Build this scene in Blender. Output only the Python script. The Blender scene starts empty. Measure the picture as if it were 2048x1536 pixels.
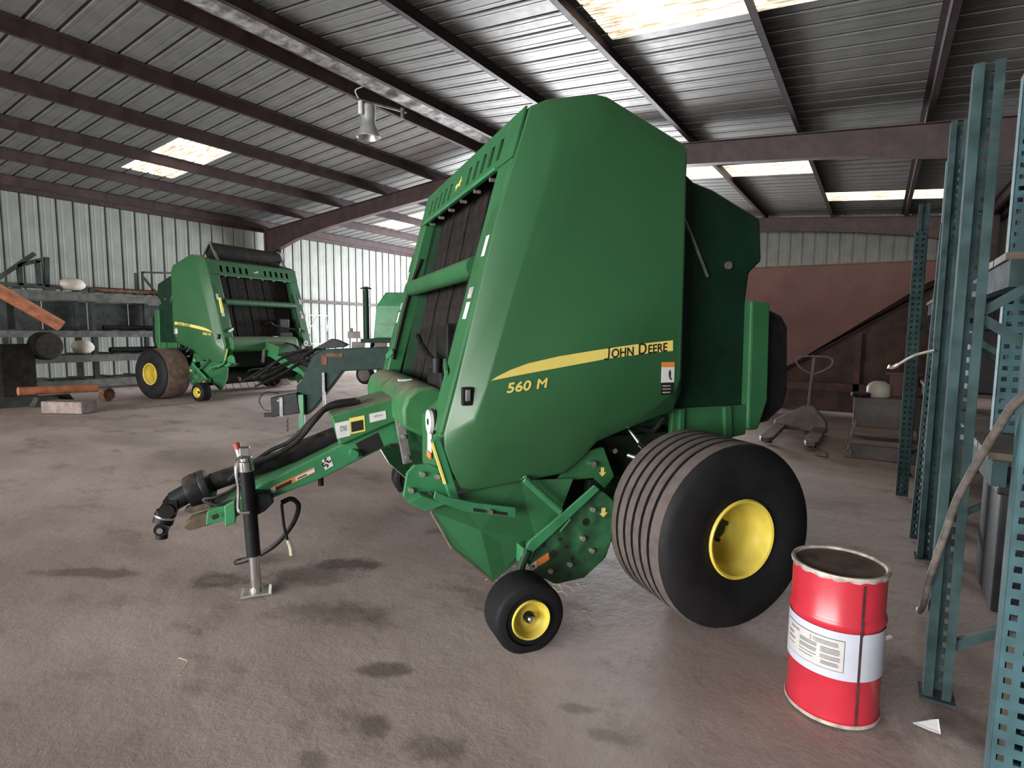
import bpy, math, random
from mathutils import Vector, Matrix
random.seed(7)
SC = bpy.context.scene
COL = SC.collection
PI = math.pi

# ------------------------------------------------------------------ camera
cam_d = bpy.data.cameras.new('camera')
cam_d.sensor_width = 36.0
cam_d.lens = 1127.0 / 2048.0 * 36.0
cam_d.clip_start = 0.02
cam_d.clip_end = 300
cam = bpy.data.objects.new('camera', cam_d)
COL.objects.link(cam)
cam.matrix_world = (Matrix.Translation((0, 0, 1.60)) @ Matrix.Rotation(0.5734, 4, 'Z')
                    @ Matrix.Rotation(PI / 2 - 0.0945, 4, 'X') @ Matrix.Rotation(0.0086, 4, 'Z'))
SC.camera = cam

# ------------------------------------------------------------------ world and daylight
W = bpy.data.worlds.new('sky')
SC.world = W
W.use_nodes = True
bg = W.node_tree.nodes['Background']
bg.inputs[0].default_value = (0.93, 0.96, 1.0, 1)
bg.inputs[1].default_value = 1.6


def daylight(name, loc, rot, sx, sy, power, color):
    l = bpy.data.lights.new(name, 'AREA')
    l.shape = 'RECTANGLE'
    l.size = sx
    l.size_y = sy
    l.energy = power
    l.color = color
    o = bpy.data.objects.new(name, l)
    o.location = loc
    o.rotation_euler = rot
    COL.objects.link(o)
    return o


# daylight entering by the open doorway behind the camera and the one in the far gable
daylight('daylight_near_door', (-6.5, -11.1, 2.3), (PI / 2, 0, 0), 15.0, 4.4, 3700, (1.0, 0.97, 0.94))
daylight('daylight_far_door', (-13.0, 24.5, 2.2), (-PI / 2, 0, 0), 8.0, 4.2, 6500, (0.93, 0.96, 1.0))

SC.view_settings.view_transform = 'Standard'
SC.view_settings.look = 'None'
SC.view_settings.gamma = 1.0
SC.view_settings.use_curve_mapping = False
SC.view_settings.exposure = 0.32
SKY_EMIT = 2.6
SC.cycles.max_bounces = 5
SC.cycles.diffuse_bounces = 3
SC.cycles.glossy_bounces = 2

# ------------------------------------------------------------------ materials
MATS = {}


def _new(name):
    m = bpy.data.materials.new(name)
    m.use_nodes = True
    nt = m.node_tree
    b = nt.nodes['Principled BSDF']
    MATS[name] = m
    return m, nt, b


def _coord(nt):
    n = nt.nodes.new('ShaderNodeTexCoord')
    return n.outputs['Object']


def _noise(nt, vec, scale, detail=2.0, rough=0.6):
    n = nt.nodes.new('ShaderNodeTexNoise')
    n.inputs['Scale'].default_value = scale
    n.inputs['Detail'].default_value = detail
    n.inputs['Roughness'].default_value = rough
    nt.links.new(vec, n.inputs['Vector'])
    return n.outputs['Fac']


def _mix(nt, fac, a, b, mode='MIX'):
    n = nt.nodes.new('ShaderNodeMix')
    n.data_type = 'RGBA'
    n.blend_type = mode
    for key, val in ((0, fac), (6, a), (7, b)):
        if hasattr(val, 'is_linked'):
            nt.links.new(val, n.inputs[key])
        elif key == 0:
            n.inputs[0].default_value = val
        else:
            n.inputs[key].default_value = (val[0], val[1], val[2], 1)
    return n.outputs[2]


def _ramp(nt, fac, lo, hi):
    n = nt.nodes.new('ShaderNodeMapRange')
    n.inputs['From Min'].default_value = lo
    n.inputs['From Max'].default_value = hi
    n.interpolation_type = 'SMOOTHSTEP'
    nt.links.new(fac, n.inputs['Value'])
    return n.outputs['Result']


def _math(nt, op, a, b=None):
    n = nt.nodes.new('ShaderNodeMath')
    n.operation = op
    for i, v in enumerate((a, b)):
        if v is None:
            continue
        if hasattr(v, 'is_linked'):
            nt.links.new(v, n.inputs[i])
        else:
            n.inputs[i].default_value = v
    return n.outputs[0]


def mat(name, col, rough=0.5, metal=0.0, vary=0.25, scale=6.0, bump=0.0, bscale=40.0, dust=0.0,
        dustcol=(0.20, 0.155, 0.125), coat=0.0, spec=0.5):
    m, nt, b = _new(name)
    v = _coord(nt)
    n1 = _noise(nt, v, scale)
    lo = tuple(c * (1 - vary) for c in col)
    hi = tuple(min(1, c * (1 + vary)) for c in col)
    c = _mix(nt, _ramp(nt, n1, 0.3, 0.7), lo, hi)
    if dust > 0:
        g = nt.nodes.new('ShaderNodeNewGeometry')
        s = nt.nodes.new('ShaderNodeSeparateXYZ')
        nt.links.new(g.outputs['Normal'], s.inputs[0])
        up = _ramp(nt, s.outputs[2], 0.15, 0.95)
        n2 = _ramp(nt, _noise(nt, v, 9.0, 5.0), 0.25, 0.7)
        f = _math(nt, 'MULTIPLY', _math(nt, 'MULTIPLY', up, n2), dust)
        c = _mix(nt, f, c, dustcol)
    nt.links.new(c, b.inputs['Base Color'])
    n3 = _noise(nt, v, scale * 2.5)
    r = nt.nodes.new('ShaderNodeMapRange')
    r.inputs['To Min'].default_value = max(0.03, rough - 0.1)
    r.inputs['To Max'].default_value = min(1.0, rough + 0.1)
    nt.links.new(n3, r.inputs['Value'])
    nt.links.new(r.outputs[0], b.inputs['Roughness'])
    b.inputs['Metallic'].default_value = metal
    b.inputs['Specular IOR Level'].default_value = spec
    if coat:
        b.inputs['Coat Weight'].default_value = coat
        b.inputs['Coat Roughness'].default_value = 0.25
    if bump > 0:
        bp = nt.nodes.new('ShaderNodeBump')
        bp.inputs['Strength'].default_value = bump
        bp.inputs['Distance'].default_value = 0.01
        nt.links.new(_noise(nt, v, bscale, 6.0), bp.inputs['Height'])
        nt.links.new(bp.outputs[0], b.inputs['Normal'])
    return m


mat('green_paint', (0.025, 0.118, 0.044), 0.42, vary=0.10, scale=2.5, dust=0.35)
mat('green_panel', (0.026, 0.104, 0.039), 0.40, vary=0.07, scale=1.2, dust=0.2)
mat('green_light', (0.033, 0.185, 0.075), 0.45, vary=0.15, scale=5, dust=0.3)
mat('green_dusty', (0.026, 0.140, 0.045), 0.6, vary=0.15, scale=4, dust=0.95)
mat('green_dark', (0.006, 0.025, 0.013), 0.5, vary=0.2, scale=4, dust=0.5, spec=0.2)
mat('blue_green', (0.005, 0.024, 0.020), 0.55, vary=0.2, scale=3, dust=0.25, spec=0.2)
mat('chamber_dark', (0.012, 0.020, 0.013), 0.75, vary=0.3, scale=5, spec=0.2)
mat('rubber', (0.010, 0.010, 0.011), 0.62, vary=0.25, scale=5, spec=0.2)
mat('rubber_dusty', (0.090, 0.073, 0.066), 0.9, vary=0.15, scale=14, bump=0.2, bscale=80)
mat('rubber_brown', (0.125, 0.085, 0.066), 0.92, vary=0.3, scale=9, bump=0.2, bscale=60)
mat('groove', (0.012, 0.011, 0.011), 0.9, vary=0.2, spec=0.2)
mat('yellow', (0.62, 0.50, 0.070), 0.45, vary=0.10, scale=7, dust=0.2)
mat('decal_yellow', (0.74, 0.62, 0.15), 0.5, vary=0.03)
mat('decal_white', (0.60, 0.60, 0.585), 0.55, vary=0.06, scale=20)
mat('decal_black', (0.012, 0.012, 0.012), 0.5, vary=0.2)
mat('decal_orange', (0.62, 0.20, 0.04), 0.5, vary=0.1)
mat('decal_grey', (0.33, 0.33, 0.32), 0.6, vary=0.35, scale=60)
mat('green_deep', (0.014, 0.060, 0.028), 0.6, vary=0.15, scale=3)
mat('green_oily', (0.022, 0.095, 0.040), 0.45, vary=0.55, scale=7, dust=0.3)
mat('belt_dark', (0.015, 0.0125, 0.011), 0.85, vary=0.4, scale=9, bump=0.15, bscale=30, spec=0.2)
mat('black_plastic', (0.012, 0.012, 0.013), 0.45, vary=0.3, scale=9, dust=0.25, spec=0.2)
mat('black_steel', (0.010, 0.0105, 0.012), 0.5, vary=0.3, scale=9, spec=0.2)
mat('chrome', (0.75, 0.75, 0.76), 0.22, metal=1.0, vary=0.1)
mat('zinc', (0.55, 0.53, 0.48), 0.42, metal=0.85, vary=0.2, scale=12)
mat('steel_grey', (0.17, 0.17, 0.165), 0.5, metal=0.3, vary=0.3, scale=10)
mat('rusty', (0.11, 0.052, 0.03), 0.85, vary=0.45, scale=12, bump=0.2)
mat('hitch_dirt', (0.075, 0.055, 0.034), 0.9, vary=0.4, scale=12)
mat('red_plug', (0.35, 0.05, 0.04), 0.5)
mat('oxide', (0.034, 0.021, 0.023), 0.6, vary=0.25, scale=3, spec=0.2)
mat('oxide_red', (0.048, 0.027, 0.028), 0.6, vary=0.25, scale=3)
mat('roof_sheet', (0.112, 0.115, 0.110), 0.55, metal=0.15, vary=0.12, scale=2.2)
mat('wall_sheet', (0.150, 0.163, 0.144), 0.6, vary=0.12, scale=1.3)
mat('wall_shaded', (0.10, 0.105, 0.10), 0.6, vary=0.2, scale=1.3)  # darker copy of wall_sheet; the shade behind the racks is in its colour
mat('rack_teal', (0.030, 0.082, 0.096), 0.75, vary=0.3, scale=7, dust=0.4)
mat('rack_old', (0.027, 0.049, 0.051), 0.88, vary=0.35, scale=6, dust=0.25, spec=0.2)
mat('rack_beam', (0.075, 0.078, 0.072), 0.6, vary=0.35, scale=6, dust=0.5)
mat('shelf_steel', (0.032, 0.038, 0.035), 0.65, vary=0.35, scale=4, dust=0.7, spec=0.2)
mat('bin_red', (0.108, 0.046, 0.038), 0.7, vary=0.12, scale=1.5)
mat('bin_dark', (0.060, 0.022, 0.018), 0.75, vary=0.4, scale=3)  # darker copy of bin_red; the underside's shadow is in its colour
mat('underside_shade', (0.040, 0.019, 0.012), 0.8, vary=0.4, scale=4)
mat('orange_paint', (0.34, 0.125, 0.062), 0.6, vary=0.25, scale=6)
mat('concrete', (0.23, 0.185, 0.168), 0.9, vary=0.2, scale=9, bump=0.2)
mat('dirt_clod', (0.22, 0.17, 0.14), 0.95, vary=0.3, scale=20, bump=0.4)
mat('cart_grey', (0.085, 0.072, 0.068), 0.6, vary=0.25, scale=4)
mat('jack_grey', (0.15, 0.122, 0.108), 0.6, vary=0.25, scale=6)
mat('white_plastic', (0.42, 0.385, 0.33), 0.5, vary=0.15, scale=5)
mat('paper', (0.85, 0.86, 0.88), 0.7, vary=0.05)
mat('wood', (0.075, 0.058, 0.045), 0.8, vary=0.35, scale=7)
mat('hose_grey', (0.095, 0.082, 0.072), 0.6, vary=0.35, scale=18, bump=0.1)
mat('lamp_shell', (0.30, 0.31, 0.30), 0.45, metal=0.3, vary=0.15)
mat('lamp_reflector', (0.80, 0.80, 0.80), 0.25, metal=0.9, vary=0.05)
mat('drum_red', (0.46, 0.024, 0.042), 0.33, vary=0.10, scale=5, coat=0.3)
mat('drum_lid', (0.085, 0.058, 0.044), 0.85, vary=0.45, scale=9, bump=0.2)
mat('drum_rim', (0.42, 0.36, 0.32), 0.6, metal=0.2, vary=0.35, scale=18)
mat('drum_paper', (0.47, 0.465, 0.45), 0.6, vary=0.05)
mat('drum_print', (0.13, 0.13, 0.135), 0.7, vary=0.2, scale=40)
mat('drum_label', (0.47, 0.50, 0.58), 0.45, vary=0.05, scale=6)
mat('drum_seam', (0.05, 0.022, 0.022), 0.7, vary=0.4, scale=14)
mat('straw', (0.52, 0.45, 0.34), 0.8)
mat('insulation', (0.22, 0.22, 0.21), 0.7, metal=0.2, vary=0.6, scale=5, bump=0.5, bscale=9)


def skylight_mat():
    m, nt, b = _new('skylight')
    v = _coord(nt)
    mp = nt.nodes.new('ShaderNodeMapping')
    mp.inputs['Scale'].default_value = (1.0, 12.0, 1.0)
    nt.links.new(v, mp.inputs[0])
    f = _ramp(nt, _noise(nt, mp.outputs[0], 1.6, 8.0, 0.7), 0.42, 0.56)
    c = _mix(nt, f, (1.0, 0.88, 0.68), (0.19, 0.145, 0.085))
    nt.links.new(c, b.inputs['Base Color'])
    nt.links.new(c, b.inputs['Emission Color'])
    b.inputs['Emission Strength'].default_value = SKY_EMIT
    b.inputs['Roughness'].default_value = 0.6


skylight_mat()


def floor_mat():
    m, nt, b = _new('dirt_floor')
    v = _coord(nt)
    mp = nt.nodes.new('ShaderNodeMapping')
    mp.inputs['Rotation'].default_value = (0, 0, 0.55)
    mp.inputs['Scale'].default_value = (0.55, 1.0, 1.0)
    nt.links.new(v, mp.inputs[0])
    p = mp.outputs[0]
    big = _ramp(nt, _noise(nt, p, 0.55, 5.0, 0.6), 0.32, 0.68)
    c = _mix(nt, big, (0.270, 0.205, 0.184), (0.480, 0.390, 0.358))
    mid = _ramp(nt, _noise(nt, p, 1.9, 7.0, 0.7), 0.50, 0.72)
    c = _mix(nt, _math(nt, 'MULTIPLY', mid, 0.8), c, (0.165, 0.113, 0.094))
    pale = _ramp(nt, _noise(nt, p, 1.4, 6.0, 0.7), 0.58, 0.8)
    c = _mix(nt, _math(nt, 'MULTIPLY', pale, 0.4), c, (0.56, 0.475, 0.44))
    fine = _noise(nt, v, 38.0, 4.0, 0.7)
    c = _mix(nt, _math(nt, 'MULTIPLY', _ramp(nt, fine, 0.5, 0.8), 0.22), c, (0.09, 0.068, 0.058))
    # spilled oil and water marks, each with its own outline
    wob = _noise(nt, v, 3.4, 6.0, 0.72)
    for (x, y, sx, sy, rot, amt, col) in STAINS:
        q = nt.nodes.new('ShaderNodeMapping')
        q.vector_type = 'TEXTURE'
        q.inputs['Location'].default_value = (x, y, 0)
        q.inputs['Rotation'].default_value = (0, 0, rot)
        q.inputs['Scale'].default_value = (sx, sy, 1)
        nt.links.new(v, q.inputs[0])
        ln = nt.nodes.new('ShaderNodeVectorMath')
        ln.operation = 'LENGTH'
        nt.links.new(q.outputs[0], ln.inputs[0])
        d = _math(nt, 'ADD', ln.outputs['Value'], _math(nt, 'MULTIPLY', _math(nt, 'SUBTRACT', wob, 0.5), 3.0))
        f = _math(nt, 'SUBTRACT', 1.0, _ramp(nt, d, 0.45, 1.15))
        c = _mix(nt, _math(nt, 'MULTIPLY', f, amt), c, col)
    nt.links.new(c, b.inputs['Base Color'])
    rr = nt.nodes.new('ShaderNodeMapRange')
    rr.inputs['To Min'].default_value = 0.68
    rr.inputs['To Max'].default_value = 0.88
    nt.links.new(mid, rr.inputs['Value'])
    nt.links.new(rr.outputs[0], b.inputs['Roughness'])
    b.inputs['Specular IOR Level'].default_value = 0.5
    bp = nt.nodes.new('ShaderNodeBump')
    bp.inputs['Strength'].default_value = 0.25
    bp.inputs['Distance'].default_value = 0.02
    h = _math(nt, 'ADD', _noise(nt, v, 7.0, 8.0, 0.65), _math(nt, 'MULTIPLY', fine, 0.35))
    nt.links.new(h, bp.inputs['Height'])
    nt.links.new(bp.outputs[0], b.inputs['Normal'])


DK = (0.105, 0.073, 0.061)
STAINS = [(-2.93, 2.56, 0.26, 0.12, 0.4, 0.85, DK), (-3.02, 2.28, 0.34, 0.15, 0.5, 0.6, DK),
          (-2.55, 2.00, 0.38, 0.17, 0.5, 0.45, DK), (-3.42, 1.92, 0.26, 0.12, 0.55, 0.75, DK),
          (-3.44, 1.90, 0.10, 0.045, 0.55, 0.7, (0.25, 0.20, 0.16)),
          (-1.86, 1.83, 0.16, 0.07, 0.55, 0.7, DK), (-1.65, 1.52, 0.09, 0.07, 0.4, 0.65, DK),
          (-1.36, 1.55, 0.13, 0.08, 0.4, 0.5, DK), (-0.98, 2.08, 0.10, 0.04, 0.4, 0.5, DK),
          (-2.86, 3.38, 0.16, 0.08, 0.5, 0.55, DK), (-4.25, 1.48, 0.40, 0.08, 0.5, 0.7, DK),
          (-0.78, 2.00, 0.12, 0.05, 0.3, 0.45, DK), (-1.70, 1.26, 0.10, 0.06, 0.1, 0.5, DK),
          (0.15, 2.95, 0.45, 0.35, 0.2, 0.5, DK)]
floor_mat()

# ------------------------------------------------------------------ mesh helper


class MB:
    def __init__(s):
        s.v = []
        s.f = []
        s.m = []

    def add(s, vs, fs, mi=0):
        b = len(s.v)
        s.v += [Vector(p) for p in vs]
        for f in fs:
            s.f.append([b + i for i in f])
            s.m.append(mi)
        return s

    def box(s, c, d, rz=0.0, mi=0):
        M = Matrix.Rotation(rz, 3, 'Z')
        c = Vector(c)
        hx, hy, hz = d[0] / 2, d[1] / 2, d[2] / 2
        vs = [c + M @ Vector((x, y, z)) for x in (-hx, hx) for y in (-hy, hy) for z in (-hz, hz)]
        return s.add(vs, [(0, 1, 3, 2), (4, 6, 7, 5), (0, 4, 5, 1), (2, 3, 7, 6), (0, 2, 6, 4), (1, 5, 7, 3)], mi)

    def bar(s, p, q, w, h, up=(0, 0, 1), mi=0):
        p, q = Vector(p), Vector(q)
        d = (q - p).normalized()
        up = Vector(up)
        if abs(d.dot(up)) > 0.98:
            up = Vector((1, 0, 0))
        sd = d.cross(up).normalized()
        u2 = sd.cross(d).normalized()
        vs = [e + sd * a * w / 2 + u2 * b * h / 2 for e in (p, q) for a, b in ((-1, -1), (1, -1), (1, 1), (-1, 1))]
        return s.add(vs, [(3, 2, 1, 0), (4, 5, 6, 7), (0, 1, 5, 4), (1, 2, 6, 5), (2, 3, 7, 6), (3, 0, 4, 7)], mi)

    def cyl(s, p, q, r, r2=None, n=16, caps=True, mi=0):
        p, q = Vector(p), Vector(q)
        r2 = r if r2 is None else r2
        d = (q - p).normalized()
        a = d.orthogonal().normalized()
        b = d.cross(a)
        vs = []
        for e, rr in ((p, r), (q, r2)):
            for i in range(n):
                t = 2 * PI * i / n
                vs.append(e + (a * math.cos(t) + b * math.sin(t)) * rr)
        fs = [(i, (i + 1) % n, n + (i + 1) % n, n + i) for i in range(n)]
        if caps:
            fs += [tuple(range(n))[::-1], tuple(range(n, 2 * n))]
        return s.add(vs, fs, mi)

    def tube(s, pts, r, n=8, sub=5, mi=0):
        P = [Vector(p) for p in pts]
        if sub > 1 and len(P) > 2:
            Q = []
            E = [P[0] * 2 - P[1]] + P + [P[-1] * 2 - P[-2]]
            for i in range(1, len(E) - 2):
                for k in range(sub):
                    t = k / sub
                    a, b, c, d = E[i - 1], E[i], E[i + 1], E[i + 2]
                    Q.append(0.5 * ((2 * b) + (c - a) * t + (2 * a - 5 * b + 4 * c - d) * t * t
                                    + (3 * b - a - 3 * c + d) * t ** 3))
            Q.append(P[-1])
            P = Q
        vs, fs = [], []
        A = None
        for i, p in enumerate(P):
            d = (P[min(i + 1, len(P) - 1)] - P[max(i - 1, 0)]).normalized()
            A = d.orthogonal() if A is None else (A - d * A.dot(d))
            A.normalize()
            B = d.cross(A)
            vs += [p + (A * math.cos(2 * PI * k / n) + B * math.sin(2 * PI * k / n)) * r for k in range(n)]
        for i in range(len(P) - 1):
            for k in range(n):
                fs.append((i * n + k, i * n + (k + 1) % n, (i + 1) * n + (k + 1) % n, (i + 1) * n + k))
        fs += [tuple(range(n))[::-1], tuple(range((len(P) - 1) * n, len(P) * n))]
        return s.add(vs, fs, mi)

    def lathe(s, prof, o, axis, n=32, mis=None, cap0=False, cap1=False):
        """prof = [(r, a)] round an axis through o"""
        o = Vector(o)
        d = Vector(axis).normalized()
        a = d.orthogonal().normalized()
        if abs(d.z) < 0.9:
            a = d.cross(Vector((0, 0, 1))).normalized()
        b = d.cross(a)
        vs = []
        for r, h in prof:
            for i in range(n):
                t = 2 * PI * i / n
                vs.append(o + d * h + (a * math.cos(t) + b * math.sin(t)) * r)
        base = len(s.v)
        s.v += vs
        for j in range(len(prof) - 1):
            for i in range(n):
                s.f.append([base + j * n + i, base + j * n + (i + 1) % n, base + (j + 1) * n + (i + 1) % n, base + (j + 1) * n + i])
                s.m.append(mis[j] if mis else 0)
        if cap0:
            s.f.append([base + i for i in range(n)][::-1])
            s.m.append(mis[0] if mis else 0)
        if cap1:
            s.f.append([base + (len(prof) - 1) * n + i for i in range(n)])
            s.m.append(mis[-1] if mis else 0)
        return s

    def prism(s, poly, d0, d1, plane='uz', mi=0):
        """poly in (u, z) (or (x, y), ...) pushed from d0 to d1 along the third axis"""
        def mk(p, d):
            if plane == 'uz':
                return (p[0], d, p[1])
            if plane == 'yz':
                return (d, p[0], p[1])
            return (p[0], p[1], d)
        n = len(poly)
        vs = [mk(p, d0) for p in poly] + [mk(p, d1) for p in poly]
        fs = [tuple(range(n)), tuple(range(n, 2 * n))[::-1]]
        fs += [(i, n + i, n + (i + 1) % n, (i + 1) % n) for i in range(n)]
        return s.add(vs, fs, mi)

    def mesh(s, name, mats, smooth=False):
        me = bpy.data.meshes.new(name)
        me.from_pydata([tuple(p) for p in s.v], [], s.f)
        for m in (mats if isinstance(mats, (list, tuple)) else [mats]):
            me.materials.append(MATS[m])
        me.polygons.foreach_set('material_index', s.m)
        me.update()
        import bmesh
        bm = bmesh.new()
        bm.from_mesh(me)
        bmesh.ops.recalc_face_normals(bm, faces=bm.faces)
        bm.to_mesh(me)
        bm.free()
        if smooth:
            me.polygons.foreach_set('use_smooth', [True] * len(me.polygons))
            me.set_sharp_from_angle(angle=math.radians(38))
        me.update()
        return me

    def build(s, name, mats, parent=None, smooth=False, bevel=0.0, seg=2):
        o = link(name, s.mesh(name, mats, smooth), parent)
        if bevel > 0:
            b = o.modifiers.new('bevel', 'BEVEL')
            b.width = bevel
            b.segments = seg
            b.limit_method = 'ANGLE'
            b.angle_limit = math.radians(35)
        return o


def link(name, data, parent=None):
    o = bpy.data.objects.new(name, data)
    COL.objects.link(o)
    if parent is not None:
        o.parent = parent
    return o


def tag(o, label, cat, group=None):
    o['label'] = label
    o['category'] = cat
    if group:
        o['group'] = group
    return o


def thing(name, label, cat, loc=(0, 0, 0), rz=0.0, group=None):
    o = link(name, None)
    o.empty_display_size = 0.2
    o.location = loc
    o.rotation_euler = (0, 0, rz)
    return tag(o, label, cat, group)


def struct(o):
    o['kind'] = 'structure'
    return o


def copy_tree(o, parent=None):
    c = o.copy()
    COL.objects.link(c)
    c.parent = parent
    for ch in list(o.children):
        copy_tree(ch, c)
    return c


def text_mesh(name, body, size, material, shear=0.0, sx=1.0, bold=0.0):
    """lettering as a thin mesh in its own x/y plane, starting at the origin"""
    cu = bpy.data.curves.new(name, 'FONT')
    cu.body = body
    cu.size = size
    cu.shear = shear
    cu.extrude = 0.0004
    t = bpy.data.objects.new(name, cu)
    COL.objects.link(t)
    dg = bpy.context.evaluated_depsgraph_get()
    me = bpy.data.meshes.new_from_object(t.evaluated_get(dg))
    bpy.data.objects.remove(t)
    for v in me.vertices:
        v.co.x *= sx
    if bold > 0:                      # heavier strokes: the letters set again a hair aside
        V = [tuple(v.co) for v in me.vertices]
        F = [tuple(p.vertices) for p in me.polygons]
        VV, FF = [], []
        for k, (dx, dy) in enumerate(((0, 0), (bold, 0), (bold * 0.5, bold * 0.6), (bold * 0.5, -bold * 0.6))):
            VV += [(x + dx, y + dy, z + 0.00005 * k) for x, y, z in V]
            FF += [tuple(i + k * len(V) for i in f) for f in F]
        me = bpy.data.meshes.new(name)
        me.from_pydata(VV, [], FF)
    me.materials.clear()
    me.materials.append(MATS[material])
    me.name = name
    return me

# ================================================================== the building
Y0, Y1 = -10.95, 24.15          # gables
XL, XR, XM = -20.0, 3.2, -8.6  # left wall, right wall, ridge
SL = 0.0856
EAVE = 5.292
ZR = EAVE + SL * (XM - XL)


def roof_z(x):
    return ZR - SL * abs(x - XM)


# ---- floor: packed dirt, gently uneven
def floor_h(x, y):
    return 0.010 * math.sin(1.3 * x + 0.5) * math.sin(1.1 * y) - 0.010


m = MB()
nx, ny = 90, 120
for j in range(ny + 1):
    for i in range(nx + 1):
        x = -21 + 26.0 * i / nx
        y = -16 + 43.0 * j / ny
        m.v.append(Vector((x, y, floor_h(x, y))))
for j in range(ny):
    for i in range(nx):
        a = j * (nx + 1) + i
        m.f.append([a, a + 1, a + nx + 2, a + nx + 1])
        m.m.append(0)
struct(m.build('floor', 'dirt_floor', None, smooth=True))


# ---- ribbed sheet: ribs run along local x, three ribs to a sheet 1.23 wide (local y)
def sheet(length, name, material, rib=0.04, P=0.41, hw=0.034):
    prof = [(0.0, 0.0)]
    for k in range(3):
        c = P / 2 + P * k
        if k:
            prof += [(c - 0.135, 0), (c - 0.125, -0.004), (c - 0.105, -0.004), (c - 0.095, 0)]
        prof += [(c - hw, 0.0), (c - hw * 0.5, rib), (c + hw * 0.5, rib), (c + hw, 0.0)]
        prof += [(c + 0.095, 0), (c + 0.105, -0.004), (c + 0.125, -0.004), (c + 0.135, 0)]
    prof.append((3 * P + 0.002, 0.0))
    mm = MB()
    n = len(prof)
    for x in (0, length):
        mm.v += [Vector((x, y, z)) for y, z in prof]
    for i in range(n - 1):
        mm.f.append([i, i + 1, n + i + 1, n + i])
        mm.m.append(0)
    return mm.mesh(name, material)


ceiling = struct(link('ceiling', None))
SHEETS = {}


def roof_piece(side, xa, xb, y, kind):
    """xa < xb in building x; side -1 = left slope, +1 = right slope"""
    L = round((xb - xa) * math.sqrt(1 + SL * SL), 3)
    key = (L, kind)
    if key not in SHEETS:
        SHEETS[key] = sheet(L, 'skylight_sheet' if kind else 'roof_sheet', 'skylight' if kind else 'roof_sheet', P=1.3 / 3)
    o = link('skylight_sheet' if kind else 'roof_sheet', SHEETS[key], ceiling)
    z = roof_z(xa) + 0.25
    o.location = (xa, y, z)
    o.rotation_euler = (0, -math.atan(SL) * (1 if side < 0 else -1), 0)
    if kind:
        o['label'] = 'translucent fibreglass skylight sheet'
    return o


SKY = {(-1, 14): (-17.0, -13.85), (1, 14): (-3.72, 0.4), (-1, 21): (-17.2, -13.6), (1, 21): (-6.0, -1.70),
       (1, 24): (-1.66, 1.9), (-1, 24): (-18.9, -15.5)}
for k in range(27):
    y = Y0 + 1.3 * k
    for side in (-1, 1):
        xa, xb = (XL - 0.15, XM - 0.05) if side < 0 else (XM + 0.05, XR + 0.15)
        if (side, k) in SKY:
            sa, sb = SKY[(side, k)]
            roof_piece(side, xa, sa, y, 0)
            roof_piece(side, sa, sb, y, 1)
            roof_piece(side, sb, xb, y, 0)
        else:
            roof_piece(side, xa, xb, y, 0)

# ridge cap and crumpled insulation strip under it
mm = MB()
mm.add([(XM - 0.35, Y0, ZR + 0.25), (XM, Y0, ZR + 0.31), (XM + 0.35, Y0, ZR + 0.25),
        (XM - 0.35, Y1, ZR + 0.25), (XM, Y1, ZR + 0.31), (XM + 0.35, Y1, ZR + 0.25)], [(0, 1, 4, 3), (1, 2, 5, 4)])
mm.build('ridge_cap', 'insulation', ceiling)

# purlins: cold-formed Z sections, web and two flanges
PL = Y1 - Y0 - 0.1


def purlin_mesh(sgn):
    mm = MB()
    d, fl, t = 0.24, 0.085, 0.012
    mm.box((0, PL / 2, -d / 2), (t, PL, d))
    mm.box((sgn * fl / 2, PL / 2, -d + t / 2), (fl, PL, t))
    mm.box((-sgn * fl / 2, PL / 2, -t / 2), (fl, PL, t))
    return mm.mesh('purlin', 'oxide')


pmL, pmR = purlin_mesh(-1), purlin_mesh(1)
for x, me in [(-19.55, pmL), (-17.45, pmL), (-15.42, pmL), (-13.38, pmL), (-11.33, pmL), (-9.05, pmL),
              (-8.15, pmR), (-5.95, pmR), (-3.82, pmR), (-1.62, pmR), (0.52, pmR), (2.7, pmR)]:
    o = link('purlin', me, ceiling)
    o.location = (x, Y0 + 0.05, roof_z(x) + 0.24)


# rigid frames: tapered I rafter on each slope, tapered column at each wall
def frame(y):
    for side in (-1, 1):
        xe = XL + 0.25 if side < 0 else XR - 0.25
        pts = []
        dep_e, dep_r = 0.95, 0.46
        n = 6
        xm = XM
        top = [(xe + (xm - xe) * i / n, roof_z(xe + (xm - xe) * i / n) - 0.005) for i in range(n + 1)]
        deps = [dep_e, 0.62, 0.5, 0.47, 0.46, 0.46, 0.46]
        bot = [(p[0], p[1] - d) for p, d in zip(top, deps)]
        mm = MB()
        web = top + bot[::-1]
        mm.prism(web, y - 0.011, y + 0.011)
        for a, b in zip(top[:-1], top[1:]):
            mm.bar((a[0], y, a[1]), (b[0], y, b[1]), 0.2, 0.016)
        for a, b in zip(bot[:-1], bot[1:]):
            mm.bar((a[0], y, a[1]), (b[0], y, b[1]), 0.2, 0.016)
        mm.build('rafter', 'oxide_red', ceiling)
        mm = MB()
        zt = top[0][1]
        s = 1 if side < 0 else -1
        web = [(xe, 0.0), (xe + s * 0.28, 0.0), (xe + s * 0.85, zt - 0.9), (xe + s * 0.85, zt), (xe, zt)]
        mm.prism(web, y - 0.006, y + 0.006)
        mm.bar((xe, y, 0), (xe, y, zt), 0.2, 0.016, up=(1, 0, 0))
        mm.bar((xe + s * 0.28, y, 0), (xe + s * 0.85, y, zt - 0.9), 0.2, 0.016, up=(1, 0, 0))
        mm.build('column', 'oxide_red', ceiling)


for y in (-6.4, 13.3, 23.2):
    frame(y)


# ---- walls
def wall_sheet_mesh(h):
    me = sheet(h, 'wall_panel', 'wall_sheet', 0.04)
    return me


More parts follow.
